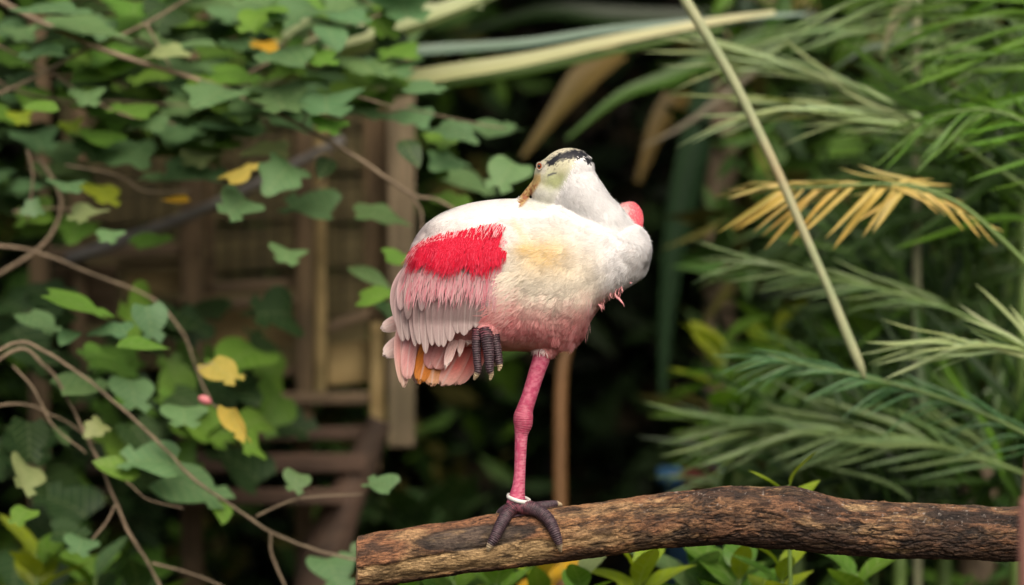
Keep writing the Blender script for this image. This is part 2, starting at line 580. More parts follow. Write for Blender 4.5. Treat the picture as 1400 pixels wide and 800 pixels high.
def remesh(parts, vox, smooth_it):
    V, F = join(parts)
    me = mesh_from('tmp', V, F)
    bm = bmesh.new(); bm.from_mesh(me); bmesh.ops.recalc_face_normals(bm, faces=bm.faces); bm.to_mesh(me); bm.free()
    o = bpy.data.objects.new('tmp', me); C.objects.link(o)
    m = o.modifiers.new('r', 'REMESH'); m.mode = 'VOXEL'; m.voxel_size = vox
    m2 = o.modifiers.new('s', 'SMOOTH'); m2.factor = 0.5; m2.iterations = smooth_it
    dg = bpy.context.evaluated_depsgraph_get()
    ev = o.evaluated_get(dg); em = ev.to_mesh()
    Vn = np.zeros(len(em.vertices) * 3, dtype=np.float32); em.vertices.foreach_get('co', Vn)
    Nn = np.zeros(len(em.vertices) * 3, dtype=np.float32); em.vertices.foreach_get('normal', Nn)
    Fn = [tuple(p.vertices) for p in em.polygons]
    ev.to_mesh_clear()
    bpy.data.objects.remove(o); bpy.data.meshes.remove(me)
    return Vn.reshape(-1, 3), Nn.reshape(-1, 3), Fn
bV, bN, bF = remesh(body_parts, 0.0022, 16)

def topx(P):
    return P[:, 0] / S + 700, 400 - (P[:, 2] - CAM_Z) / S

def seg_dist(x, y, pts):
    d = np.full(len(x), 1e9)
    for (x0, y0), (x1, y1) in zip(pts[:-1], pts[1:]):
        t = np.clip(((x - x0) * (x1 - x0) + (y - y0) * (y1 - y0)) / ((x1 - x0) ** 2 + (y1 - y0) ** 2), 0, 1)
        d = np.minimum(d, np.hypot(x - x0 - t * (x1 - x0), y - y0 - t * (y1 - y0)))
    return d

RED_TOP = np.array([(556, 356), (566, 340), (580, 330), (600, 323), (625, 318), (650, 314), (672, 309), (684, 308), (692, 316)])
def red_mask(x, y, n):
    top = np.interp(x, RED_TOP[:, 0], RED_TOP[:, 1]); bot = np.interp(x, [556, 575, 610, 650, 685, 693], [366, 372, 375, 373, 377, 372])
    return sstep(-4, 3, y - top + (n - 0.5) * 16) * sstep(4, -4, y - bot + (n - 0.5) * 16) * sstep(556, 572, x) * sstep(697, 682, x + (n - 0.5) * 22 + np.abs(y - 342) * .10)

def head_mask(x, y, P):
    """1 on the bare head, 0 on the feathered neck"""
    d = (x - 757) * 0.80 + (y - 245) * 0.42
    return sstep(24, 6, d) * sstep(300, 285, y) * (P[:, 1] < 0.06) * sstep(700, 716, x)

def is_neck(x, y):
    lx = np.interp(y, [195, 272, 285, 310, 322, 340], [690, 705, 757, 800, 836, 870])
    return (x > lx) & (y < 342) & (x < 895)

def plumage_col(P, n, n2):
    x, y = topx(P)
    white = np.array([0.80, 0.775, 0.73]); cream = np.array([0.80, 0.72, 0.56]); snow = np.array([0.86, 0.855, 0.84])
    col = np.tile(white, (len(x), 1))
    # grey-pink upper back towards the tail
    g = sstep(680, 590, x + (n - .5) * 50) * sstep(300, 330, y + 0.25 * (640 - x) + (n2 - .5) * 30)
    col = mixc(col, np.array([0.60, 0.515, 0.49]), np.clip(g, 0, 1) * 0.9)
    # cream flank
    f = sstep(318, 372, y + (n - .5) * 30) * sstep(855, 800, x) * sstep(672, 712, x)
    col = mixc(col, cream, f * 0.75)
    yel = np.exp(-(((x - 752) / 36) ** 2 + ((y - 345) / 26) ** 2) * 1.1) * (0.45 + 0.9 * n2) + 0.6 * np.exp(-(((x - 723) / 12) ** 2 + ((y - 338) / 10) ** 2)) + 0.5 * np.exp(-(((x - 715 - (y - 312) * .6) / 5) ** 2 + ((y - 312) / 14) ** 2))
    col = mixc(col, np.array([0.82, 0.58, 0.22]), np.clip(yel, 0, 1) * 0.85)
    # pink lower flank, belly and thigh
    bx = np.interp(x, [640, 690, 720, 760, 800, 830, 850, 900], [383, 398, 416, 424, 418, 408, 402, 402])
    k = sstep(-30, 30, y - bx + (n - .5) * 46)
    pink = mixc(np.array([0.88, 0.38, 0.37]), np.array([0.86, 0.27, 0.28]), sstep(0.35, 0.7, n2))
    pink = mixc(pink, np.array([0.90, 0.56, 0.52]), sstep(0.5, 0.75, n) * 0.8)
    pink = mixc(pink, np.array([0.72, 0.50, 0.36]), sstep(452, 476, y) * sstep(750, 720, x) * 0.75)
    col = mixc(col, pink, k)
    col = mixc(col, np.array([0.74, 0.36, 0.36]), 0.6 * sstep(690, 660, x) * sstep(376, 392, y))
    # red shoulder band
    r = red_mask(x, y, n) * (P[:, 1] < 0.0)
    red = mixc(np.array([0.58, 0.008, 0.035]), np.array([0.70, 0.05, 0.09]), sstep(0.5, 0.9, n2))
    red = mixc(red, np.array([0.76, 0.34, 0.36]), 0.55)
    col = mixc(col, red, r)
    # far wing bend
    fw = sstep(0.030, 0.042, P[:, 1]) * sstep(826, 838, x) * sstep(348, 335, y)
    col = mixc(col, mixc(np.array([0.78, 0.12, 0.16]), np.array([0.84, 0.58, 0.54]), np.clip(sstep(868, 846, x + (n - .5) * 26) * .9 + .5 * sstep(.5, .8, n2), 0, 1)), fw)
    # white neck with a grey stipple
    nk = is_neck(x, y) * (fw < 0.5)
    nc = mixc(snow, np.array([0.50, 0.50, 0.50]), sstep(0.62, 0.86, n) * sstep(815, 775, x) * sstep(245, 268, y) * 0.8)
    nc = mixc(nc, np.array([0.62, 0.50, 0.42]), 0.35 * sstep(300, 330, y) * sstep(0.55, 0.8, n2))
    nk = np.maximum(nk, sstep(812, 850, x + (n - .5) * 20) * sstep(404, 380, y + (n - .5) * 20) * (fw < .5))
    col = mixc(col, nc, nk * 1.0)
    return col

def body_skin_col(P):
    n = fbm(P * 140, 4, 2); n2 = fbm(P * 320, 3, 4); n3 = fbm(P * 700, 2, 6)
    x, y = topx(P)
    col = plumage_col(P, n, n2)
    hm = head_mask(x, y, P)
    skin = mixc(np.array([0.52, 0.50, 0.33]), np.array([0.38, 0.42, 0.20]), sstep(228, 246, y + (n - .5) * 14) * sstep(735, 755, x))
    skin = mixc(skin, np.array([0.60, 0.60, 0.54]), sstep(250, 268, y + (n - .5) * 12) * 0.85)
    skin = mixc(skin, np.array([0.62, 0.57, 0.41]), sstep(224, 212, y) * 0.85)
    skin = mixc(skin, np.array([0.42, 0.40, 0.40]), np.exp(-(((x - 742) / 6) ** 2 + ((y - 232) / 9) ** 2)) * 0.6)
    skin = skin * (0.78 + 0.4 * n2)[:, None]
    col = mixc(col, skin, hm)
    crown = sstep(238, 222, y + 0.0 * x) * (x > 740) * (x < 812)
    band = seg_dist(x, y, [(751, 225), (758, 219), (770, 214.5), (784, 212), (797, 213), (806, 221)])
    w = np.interp(x, [750, 765, 785, 806], [3.6, 4.6, 6.5, 5.5])
    bk = sstep(1.8, -1.5, band - w * 1.0 + (n2 - .5) * 15) * (P[:, 1] < 0.03)
    col = mixc(col, np.array([0.007, 0.007, 0.010]), bk)
    spk = sstep(0.58, 0.63, n2) * sstep(16, 6, band) * (P[:, 1] < 0.03)
    col = mixc(col, np.array([0.03, 0.03, 0.03]), spk * 0.8 * (hm > .3))
    ear = sstep(2.4, 0.6, seg_dist(x, y, [(749, 241.5), (754, 239.5), (759, 238.5)]) * 1.2) * (P[:, 1] < 0)
    col = mixc(col, np.array([0.04, 0.04, 0.06]), ear * 0.95)
    bill = sstep(3.0, -1.0, seg_dist(x, y, [(735, 243), (726, 258), (710, 278)]) - 5.5) * (x < 739) * sstep(236, 243, y)
    bc = mixc(np.array([0.46, 0.33, 0.13]), np.array([0.25, 0.09, 0.03]), sstep(0.4, 0.6, n2) * sstep(246, 258, y))
    col = mixc(col, bc, bill)
    return col, hm, bk

body_col, _, _ = body_skin_col(bV)

# legs and feet: fine tubes, ringed with scutes, grown out of the thigh and belly
def limb(pts, seg, n, ring=0, amp=0.0):
    Q = catmull(np.array([(p[0], p[1], p[2] / S, p[3]) for p in pts]), n)
    L = np.concatenate([[0], np.cumsum(np.linalg.norm(np.diff(Q[:, :3], axis=0), axis=1))])
    if ring:
        ph = (L / ring) % 1.0
        Q[:, 3] *= 1 + amp * (np.abs(ph - 0.5) * 2 - 0.5) * -1
    W = np.column_stack([(Q[:, 0] - 700) * S, Q[:, 2] * S, CAM_Z - (Q[:, 1] - 400) * S])
    T, N, B = frames(W)
    th = np.linspace(0, 2 * math.pi, seg, endpoint=False)
    V = W[:, None] + Q[:, 3][:, None, None] * S * (np.cos(th)[None, :, None] * N[:, None] + np.sin(th)[None, :, None] * B[:, None])
    F = [(i * seg + j, i * seg + (j + 1) % seg, (i + 1) * seg + (j + 1) % seg, (i + 1) * seg + j) for i in range(n - 1) for j in range(seg)]
    F.append(tuple(range(seg))[::-1]); F.append(tuple(range((n - 1) * seg, n * seg)))
    limb.phase = np.repeat((L / ring) % 1.0 if ring else L * 0, seg)
    return V.reshape(-1, 3), F, np.repeat(L / L[-1], seg)

def log_y(px, py, lift):
    c, r = log_c(px)
    k = max(0.0, 1 - ((py - c) / r) ** 2)
    return -(r * math.sqrt(k) + lift) * S

extra = []   # (V, F, col)
def leg_col(V, t):
    n = fbm(V * 300, 3, 8)
    x, y = topx(V)
    c = mixc(np.array([0.44, 0.05, 0.12]), np.array([0.58, 0.16, 0.23]), sstep(0.35, 0.68, n))
    c = mixc(c, np.array([0.30, 0.04, 0.075]), .4 * sstep(.60, .70, fbm(V * 180, 3, 18)))
    c = mixc(c, np.array([0.36, 0.06, 0.10]), sstep(545, 568, y) * sstep(598, 584, y) * 0.5)
    c = mixc(c, np.array([0.15, 0.05, 0.075]), sstep(678, 694, y))
    sc = sstep(0.2, 0.9, np.sin(y * 1.55)) * sstep(590, 605, y) * sstep(690, 676, y) * sstep(-2, 4, x - 711)
    return mixc(c, np.array([0.62, 0.30, 0.32]), sc * 0.5)
V, F, t = limb([(744, 466, -.012, 15), (741, 486, -.012, 12.5), (734, 508, -.012, 11.2), (724, 540, -.012, 10.6), (718, 558, -.012, 11.4), (715.5, 569, -.012, 13.4), (715, 580, -.012, 12.8), (713.5, 588, -.012, 10.6),
                (712.5, 597, -.012, 8.8), (711.5, 620, -.012, 8.0), (710.5, 645, -.012, 7.8), (709, 664, -.013, 8.8), (707, 678, -.013, 11), (706, 688, -.013, 14), (707, 697, -.013, 13)], 26, 340, 3.1, 0.03)
x_, y_ = topx(V)
knob = np.exp(-(((y_ - 573) / 8) ** 2)) * (V[:, 1] < -.012) * np.exp(-(((x_ - 718) / 6) ** 2))
V[:, 1] -= knob * 0.002
extra.append((V, F, leg_col(V, t)))
def toe_col(V, t, claw=0.84):
    n = fbm(V * 420, 3, 9)
    c = mixc(np.array([0.034, 0.019, 0.025]), np.array([0.085, 0.047, 0.057]), sstep(0.4, 0.7, n))
    c = mixc(c, np.array([0.30, 0.07, 0.10]), sstep(0.3, 0.0, t) * 0.7 * sstep(.4, .6, n))
    return mixc(c, np.array([0.46, 0.36, 0.22]), sstep(claw - .03, claw + .03, t))
def toe(pts, claw=0.86, ring=2.6):
    V, F, t = limb(pts, 16, 200, ring, 0.16)
    ph = limb.phase
    c = toe_col(V, t, claw)
    g = (1 - sstep(claw - .06, claw, t))
    c = c * (1 - .55 * sstep(.36, .5, np.abs(ph - .5)) * g)[:, None]
    c = mixc(c, np.array([.21, .15, .16]), .45 * sstep(.2, .0, np.abs(ph - .5)) * g * sstep(.45, .65, fbm(V * 350, 2, 12)))  # painted highlight along the middle of each toe ring
    V = V + 0.0009 * (fbm(V * 260, 2, 13)[:, None] - .5)
    extra.append((V, F, c))
L = log_y
toe([(704, 690, -.018, 10), (694, 700, L(694, 706, 3), 9), (684, 717, L(684, 717, 5), 8), (676, 733, L(676, 733, 5), 7), (671, 741, L(671, 741, 5), 5.5), (668.5, 746, L(668, 746, 4), 3.4), (667.5, 751, L(667, 751, 1.5), 1.5)])
toe([(710, 691, -.016, 11), (733, 696, L(733, 702, 4), 9.5), (748, 707, L(748, 707, 5), 8.8), (757, 722, L(757, 722, 5), 7.6), (762, 735, L(762, 735, 5), 6.2), (764.5, 743, L(764, 743, 4.5), 3.8), (766, 752, L(766, 752, 1.5), 1.7)])
toe([(712, 692, -.008, 10), (732, 694, -.004, 8), (748, 692, .012, 6.5), (760, 690.5, .028, 4.5), (768, 692, .036, 2)])
toe([(704, 692, -.006, 9), (692, 698, .014, 7), (684, 703, .032, 5), (679, 708, .040, 2)])
# webs between the front toes
def web(a, b, c):
    V = []
    n = 8
    for i in range(n):
        for j in range(n):
            u, w = i / (n - 1), j / (n - 1)
            p = np.array(a) * (1 - u) + (np.array(b) * (1 - w) + np.array(c) * w) * u
            p[1] += 5 * u * math.sin(math.pi * w) * -0.8
            V.append(((p[0] - 700) * S, L(p[0], max(p[1], log_c(p[0])[0] - log_c(p[0])[1] + 1), 2.5 + 2.5 * (1 - u)), CAM_Z - (p[1] - 400) * S))
    V = np.array(V)
    F = [(i * n + j, i * n + j + 1, (i + 1) * n + j + 1, (i + 1) * n + j) for i in range(n - 1) for j in range(n - 1)]
    extra.append((V, F, toe_col(V, np.zeros(len(V)) + .4)))
web((712, 694), (694, 708), (738, 706))
# lifted foot hanging under the flank
fy = -0.062
for pts in ([(654, 448, fy, 8), (652, 470, fy - .004, 6.2), (653, 490, fy - .006, 5.6), (654, 505, fy - .006, 4.8), (651, 513, fy - .004, 3.4), (648.5, 518, fy - .002, 1.5)],
            [(664, 448, fy - .004, 10), (667, 468, fy - .010, 8.2), (669, 486, fy - .012, 7), (670, 503, fy - .012, 5.4), (672, 510, fy - .010, 3.6), (670.5, 518, fy - .008, 1.6)],
            [(674, 448, fy + .006, 9), (678, 468, fy + .002, 6.6), (681, 484, fy, 5.8), (683, 496, fy, 4.8), (683.5, 501, fy, 3.2), (682, 506, fy, 1.5)],
            [(668, 452, fy + .012, 8), (674, 472, fy + .012, 5.6), (676, 488, fy + .012, 4.8), (677, 500, fy + .012, 2)]):
    toe(pts, 0.85, 3.0)

allV, allC, allF, off = [bV], [body_col], list(bF), len(bV)
for V, F, c in extra:
    allV.append(V); allC.append(c)
    allF += [tuple(k + off for k in f) for f in F]
    off += len(V)
body = mobj('body', np.vstack(allV), allF, M['skin'], bird, col=np.vstack(allC))

# eye
def sphere_at(px, py, y, r, name, colr, parent, rough=0.15, flat=1.0):
    V, F = ell(px, py, y, r, r * flat, r, 0, 18, 12)
    q = NT(name + '_surface')
    q.b.inputs['Base Color'].default_value = (*colr, 1)
    nz = q.noise(q.obj(), 900, 2)
    q.l(q.ramp(nz, [(0.3, tuple(k * .7 for k in colr)), (0.7, colr)]), q.b.inputs['Base Color'])
    q.b.inputs['Roughness'].default_value = rough
    return mobj(name, V, F, q.m, parent)
def body_hit(px, py):
    x, y = topx(bV)
    d = np.hypot(x - px, y - py)
    near = d < 3.5
    return bV[near, 1].min() if near.any() else bV[d.argmin(), 1]
ey = body_hit(740, 229)
eye = sphere_at(737, 228.5, ey + 0.0025, 4.3, 'eye', (0.70, 0.13, 0.02), bird)
sphere_at(736.8, 228.4, ey - 0.0011, 2.5, 'pupil', (0.006, 0.005, 0.005), eye, 0.08)
lidV, lidF = [], []
for a in np.linspace(0, 2 * math.pi, 24, endpoint=False):
    for b_ in np.linspace(0, 2 * math.pi, 8, endpoint=False):
        r = 4.5 + 0.8 * math.cos(b_)
        p = at(737 + r * 0.8 * math.cos(a), 228.5 + r * 1.12 * math.sin(a), 0)
        lidV.append((p.x, ey - .001 + 1.2 * S * math.sin(b_), p.z))
for i in range(24):
    for j in range(8):
        lidF.append((i * 8 + j, ((i + 1) % 24) * 8 + j, ((i + 1) % 24) * 8 + (j + 1) % 8, i * 8 + (j + 1) % 8))
mobj('eyelid', lidV, lidF, M['skin'], eye, col=np.tile(np.array([0.40, 0.36, 0.28]), (len(lidV), 1)))

# leg ring
def torus_band(px, py, y, r, h, tilt):
    V, F = [], []
    prof_ = [(r, -h), (r + 2.0, -h), (r + 2.6, 0), (r + 2.0, h), (r, h)]
    n = 40
    for i in range(n):
        a = 2 * math.pi * i / n
        for rr, zz in prof_:
            x, yy, z = rr * math.cos(a), rr * math.sin(a), zz
            tl = math.radians(tilt)
            X = x * math.cos(tl) + z * math.sin(tl); Z = -x * math.sin(tl) + z * math.cos(tl)
            Z += yy * 0.16
            V.append(((px + X - 700) * S, y + yy * S, CAM_Z - (py - 400) * S + Z * S))
    m = len(prof_)
    for i in range(n):
        for j in range(m):
            F.append((i * m + j, ((i + 1) % n) * m + j, ((i + 1) % n) * m + (j + 1) % m, i * m + (j + 1) % m))
    return V, F
V, F = torus_band(709, 681, -.013, 14.5, 2.6, 14)
ringm = mat_plain('ring_plastic', (0.66, 0.65, 0.60), 0.4, var=0.12, scale=200)
ringo = mobj('leg_ring', V, F, ringm)
tag(ringo, "pale plastic ring around the bird's pink leg just above the foot", 'leg ring')

# ---- wing and tail feathers, each a vane with a shaft
def WT(px):
    return float(np.interp(px, [545, 630, 675, 694], [1, .75, .35, .08]))
def vane(name, pts, width, lift, base, edge, tipc, parent=bird, yfun=ysurf, tip=0.45, cup=0.10, jag=0.0, root=None):
    """pts: px control points root->tip ; width px ; lift px outward"""
    n, m = 26, 13
    stk = [random.uniform(-1, 1) for _ in range(60)]
    t = 1 - (1 - np.linspace(0, 1, n)) ** 1.8
    Q0 = catmull(np.array(pts, dtype=float), 120)
    Q = np.column_stack([np.interp(t, np.linspace(0, 1, 120), Q0[:, k]) for k in (0, 1)])
    T0 = np.gradient(Q0, axis=0); T0 /= np.linalg.norm(T0, axis=1)[:, None]
    T = np.column_stack([np.interp(t, np.linspace(0, 1, 120), T0[:, k]) for k in (0, 1)])
    Nn = np.column_stack([-T[:, 1], T[:, 0]])
    w = width * np.minimum(1, 0.45 + 1.6 * t) * np.clip(np.sqrt(np.clip(1 - np.clip((t - (1 - tip)) / tip, 0, 1) ** 3, 0, 1)), 0.1, 1)
    V, cl = [], []
    for i in range(n):
        for j in range(m):
            s = (j / (m - 1)) * 2 - 1
            jl = jag * (random.random() - .5) * (i > n * 0.8)
            p = Q[i] + Nn[i] * s * w[i] * 0.5 + T[i] * jl
            y = yfun(Q[i][0], Q[i][1]) if callable(yfun) else yfun
            yy = y - (lift * min(1, t[i] * 2.4) - 7 * max(0, 1 - t[i] * 5)) * WT(Q[i][0]) * S - (1 - s * s) * cup * width * S * (0.5 + .5 * min(1, w[i] / width)) - t[i] * 1.2 * S
            V.append(((p[0] - 700) * S, yy, CAM_Z - (p[1] - 400) * S))
            e = abs(s) ** 2.5
            c = np.array(base) * (1 - e) + np.array(edge) * e
            k = max(0, (t[i] - .65) / .35)
            c = c * (1 - k) + np.array(tipc) * k
            if root is not None:
                kr = max(0, 1 - t[i] / 0.55); c = c * (1 - kr) + np.array(root) * kr
            bb = t[i] * 26 - abs(s) * 9 + 20; kb = int(bb); fb = bb - kb
            c = c * (1.0 + 0.10 * (stk[kb % 60] * (1 - fb) + stk[(kb + 1) % 60] * fb) + 0.05 * math.sin(s * 14 + pts[0][0]))
            if abs(s) < 0.01: c = c * 0.55 + np.array((.74, .64, .60)) * .45
            cl.append(c)
    F = [(i * m + j, i * m + j + 1, (i + 1) * m + j + 1, (i + 1) * m + j) for i in range(n - 1) for j in range(m - 1)]
    return mobj(name, V, F, M['vane'], parent, col=np.clip(cl, 0, 1))

PG, PE, PT = (0.43, 0.29, 0.285), (0.60, 0.42, 0.41), (0.42, 0.33, 0.31)
# tail, lowest layer: pale tips that stick out behind, then the fan
ty = -0.012
vane('tail_feather', [(575, 420), (548, 438), (521, 450)], 22, 0, (0.66, .40, .36), (.76, .55, .50), (.80, .66, .60), yfun=0.016, tip=.5, jag=4)
vane('tail_feather', [(580, 440), (550, 468), (524, 486)], 26, 0, (0.70, .42, .38), (.78, .56, .52), (.82, .68, .62), yfun=0.012, tip=.5, jag=4)
vane('tail_feather', [(590, 440), (578, 480), (572, 524)], 26, 0, (0.72, .40, .34), (.78, .5, .42), (.80, .60, .50), yfun=0.004, tip=.3, jag=5)
vane('tail_feather', [(606, 440), (596, 485), (590, 527)], 34, 0, (0.62, .19, .02), (.66, .24, .04), (.78, .46, .28), yfun=-0.014, tip=.5, jag=5)
vane('tail_feather', [(600, 440), (584, 485), (574, 523)], 26, 2, (0.60, .17, .015), (.66, .22, .03), (.68, .26, .06), yfun=-0.015, tip=.5, jag=5)
vane('tail_feather', [(650, 440), (640, 480), (622, 525)], 34, 0, (0.72, .13, .11), (.76, .30, .26), (.80, .46, .40), yfun=-0.008, tip=.35, jag=5, root=(.55, .03, .03))
vane('tail_feather', [(640, 440), (625, 485), (604, 526)], 34, 2, (0.74, .18, .15), (.78, .36, .31), (.80, .50, .42), yfun=-0.012, tip=.35, jag=5, root=(.50, .03, .03))
vane('tail_feather', [(662, 440), (652, 478), (640, 512)], 30, 0, (0.68, .12, .11), (.74, .28, .25), (.78, .46, .42), yfun=-0.004, tip=.45, jag=4, root=(.55, .03, .03))
vane('tail_feather', [(622, 445), (602, 470), (586, 503)], 30, 5, (0.64, .25, .23), (.70, .32, .29), (.72, .34, .31), yfun=-0.016, tip=.5)
vane('tail_feather', [(618, 448), (608, 478), (596, 504)], 28, 7, (0.64, .25, .23), (.70, .33, .30), (.72, .36, .32), yfun=-0.018, tip=.5)
vane('tail_feather', [(560, 425), (549, 470), (553, 529)], 20, 4, (0.68, .30, .27), (.76, .48, .43), (.74, .52, .40), yfun=-0.010, tip=.5, jag=4)
vane('tail_feather', [(570, 430), (560, 480), (557, 518)], 20, 7, (0.64, .28, .27), (.74, .44, .41), (.72, .40, .36), yfun=-0.014, tip=.45, jag=4)
# thin under-tail plumes
for a in ([(626, 452), (615, 478), (610, 502)], [(630, 455), (620, 476), (614, 496)], [(640, 450), (632, 468), (629, 484)], [(645, 450), (643, 462), (640, 470)]):
    vane('plume', a, 9, 8, (.74, .46, .42), (.80, .58, .54), (.82, .66, .60), yfun=-0.035, tip=.5, jag=9)
def wing_y(px, py):
    return min(ysurf(px, min(py, 440)), -0.030)
# hanging flight feathers
ends = [(549, 452), (553, 462), (560, 468), (567, 474), (575, 477), (583, 479), (592, 477), (600, 474), (609, 470), (617, 466), (626, 461), (635, 456), (644, 451), (652, 446), (661, 440), (670, 434), (680, 430)]
for k, (ex, ey2) in enumerate(ends):
    f = k / (len(ends) - 1)
    rx, ry = 580 + f * 108, 350 + 10 * f
    ex += random.uniform(-3.5, 3.5); ey2 += random.uniform(-7, 5)
    bow = 30 * (1 - f) ** 1.0
    mx, my = rx * .5 + ex * .5 - bow * .72, ry * .45 + ey2 * .55
    q1 = (rx * .78 + ex * .22 - bow * .62, ry * .75 + ey2 * .25)
    sh = 1.04 - 0.22 * random.random()
    rosy = f * 0.35
    b_ = tuple(sh * (a * (1 - rosy) + p * rosy) for a, p in zip(PG, (.62, .36, .35)))
    vane('wing_feather', [(rx, ry), q1, (mx, my), (ex, ey2)], (15 + 4 * f) * random.uniform(.85, 1.2), 3 + 0.42 * k + random.uniform(-.8, .8), b_, PE, PT, yfun=wing_y, tip=random.uniform(.3, .55), cup=.045)
# coverts over them, in overlapping rows
for row, (y0, y1, n_, wd, lf) in enumerate(((346, 418, 15, 13, 13),)):
    for k in range(n_):
        f = min(1, max(0, (k + random.uniform(-.3, .3)) / (n_ - 1)))
        rx = 576 + 106 * f
        ex = 550 + 126 * f + row * 6 * (1 - f) + random.uniform(-3, 3)
        ey2 = y1 - 16 * f * (1 if row == 0 else .4) + random.uniform(-22, 20)
        c0 = ((.52, .345, .345),)[row]
        c0 = tuple(a * random.uniform(.84, 1.10) for a in c0)
        vane('covert_feather', [(rx, y0), ((rx + ex) / 2 - 9 * (1 - f), (y0 + ey2) / 2), (ex, ey2)], wd * random.uniform(.85, 1.2), lf + random.uniform(-1.2, 1.2), c0, (.64, .46, .455), (.50, .37, .365), yfun=wing_y, tip=.62, cup=.045)

# ---- downy plumage: short barbs laid along the feather tracts
def strands(name, P, N, D, length, width, lift, col, curl=0.0, seg=2, jit=0.25, nj=0.07, shade=None):
    k = len(P)
    D = D + rng.normal(0, jit, (k, 3))
    D -= N * (D * N).sum(1)[:, None]
    D /= np.linalg.norm(D, axis=1)[:, None] + 1e-9
    W = np.cross(N, D)
    rowsV, rowsN = [], []
    cv = rng.normal(0, curl, k)[:, None]
    for i in range(seg + 1):
        t = i / seg
        up = lift[:, None] * (t ** 1.3)
        c = P + D * length[:, None] * t + W * cv * length[:, None] * t * t + N * (up + 0.0004)
        w = width[:, None] * (1.0 if i < seg else 0.25) * 0.5
        rowsV += [c - W * w, c + W * w]
        rowsN += [N if shade is None else shade] * 2
    nv = 2 * (seg + 1)
    V = np.stack(rowsV, 1).reshape(-1, 3)
    Nm = np.stack(rowsN, 1) + (rng.normal(0, nj, (k, 1, 3)))
    Nm = (Nm / np.linalg.norm(Nm, axis=2)[:, :, None]).reshape(-1, 3)
    b0 = (np.arange(k) * nv)[:, None]
    F = np.concatenate([b0 + np.array([2 * i, 2 * i + 2, 2 * i + 3, 2 * i + 1])[None] for i in range(seg)], 0)
    o = mobj(name, V, F, M['plumage'], bird, col=np.repeat(col, nv, 0))
    o.data.normals_split_custom_set_from_vertices(Nm.tolist())
    o['kind'] = 'stuff'
    return o

def sample_surface(k):
    tri = np.array([t for f in bF for t in ((f[0], f[1], f[2]), (f[0], f[2], f[3]))] if len(bF[0]) == 4 else bF)
    a, b, c = bV[tri[:, 0]], bV[tri[:, 1]], bV[tri[:, 2]]
    ar = np.linalg.norm(np.cross(b - a, c - a), axis=1)
    i = rng.choice(len(tri), k, p=ar / ar.sum())
    r1, r2 = np.sqrt(rng.random(k)), rng.random(k)
    u, v, w = (1 - r1)[:, None], (r1 * (1 - r2))[:, None], (r1 * r2)[:, None]
    P = a[i] * u + b[i] * v + c[i] * w
    N = bN[tri[i, 0]] * u + bN[tri[i, 1]] * v + bN[tri[i, 2]] * w
    return P, N / (np.linalg.norm(N, axis=1)[:, None] + 1e-9)

def nrm_at(px, py, eps=3):
    gx = (ysurf(px + eps, py) - ysurf(px - eps, py)) / (2 * eps * S); gz = -(ysurf(px, py + eps) - ysurf(px, py - eps)) / (2 * eps * S)
    N = np.column_stack([np.clip(gx, -1.5, 1.5), -np.ones(len(px)), np.clip(gz, -1.2, 1.2)])
    return N / np.linalg.norm(N, axis=1)[:, None]

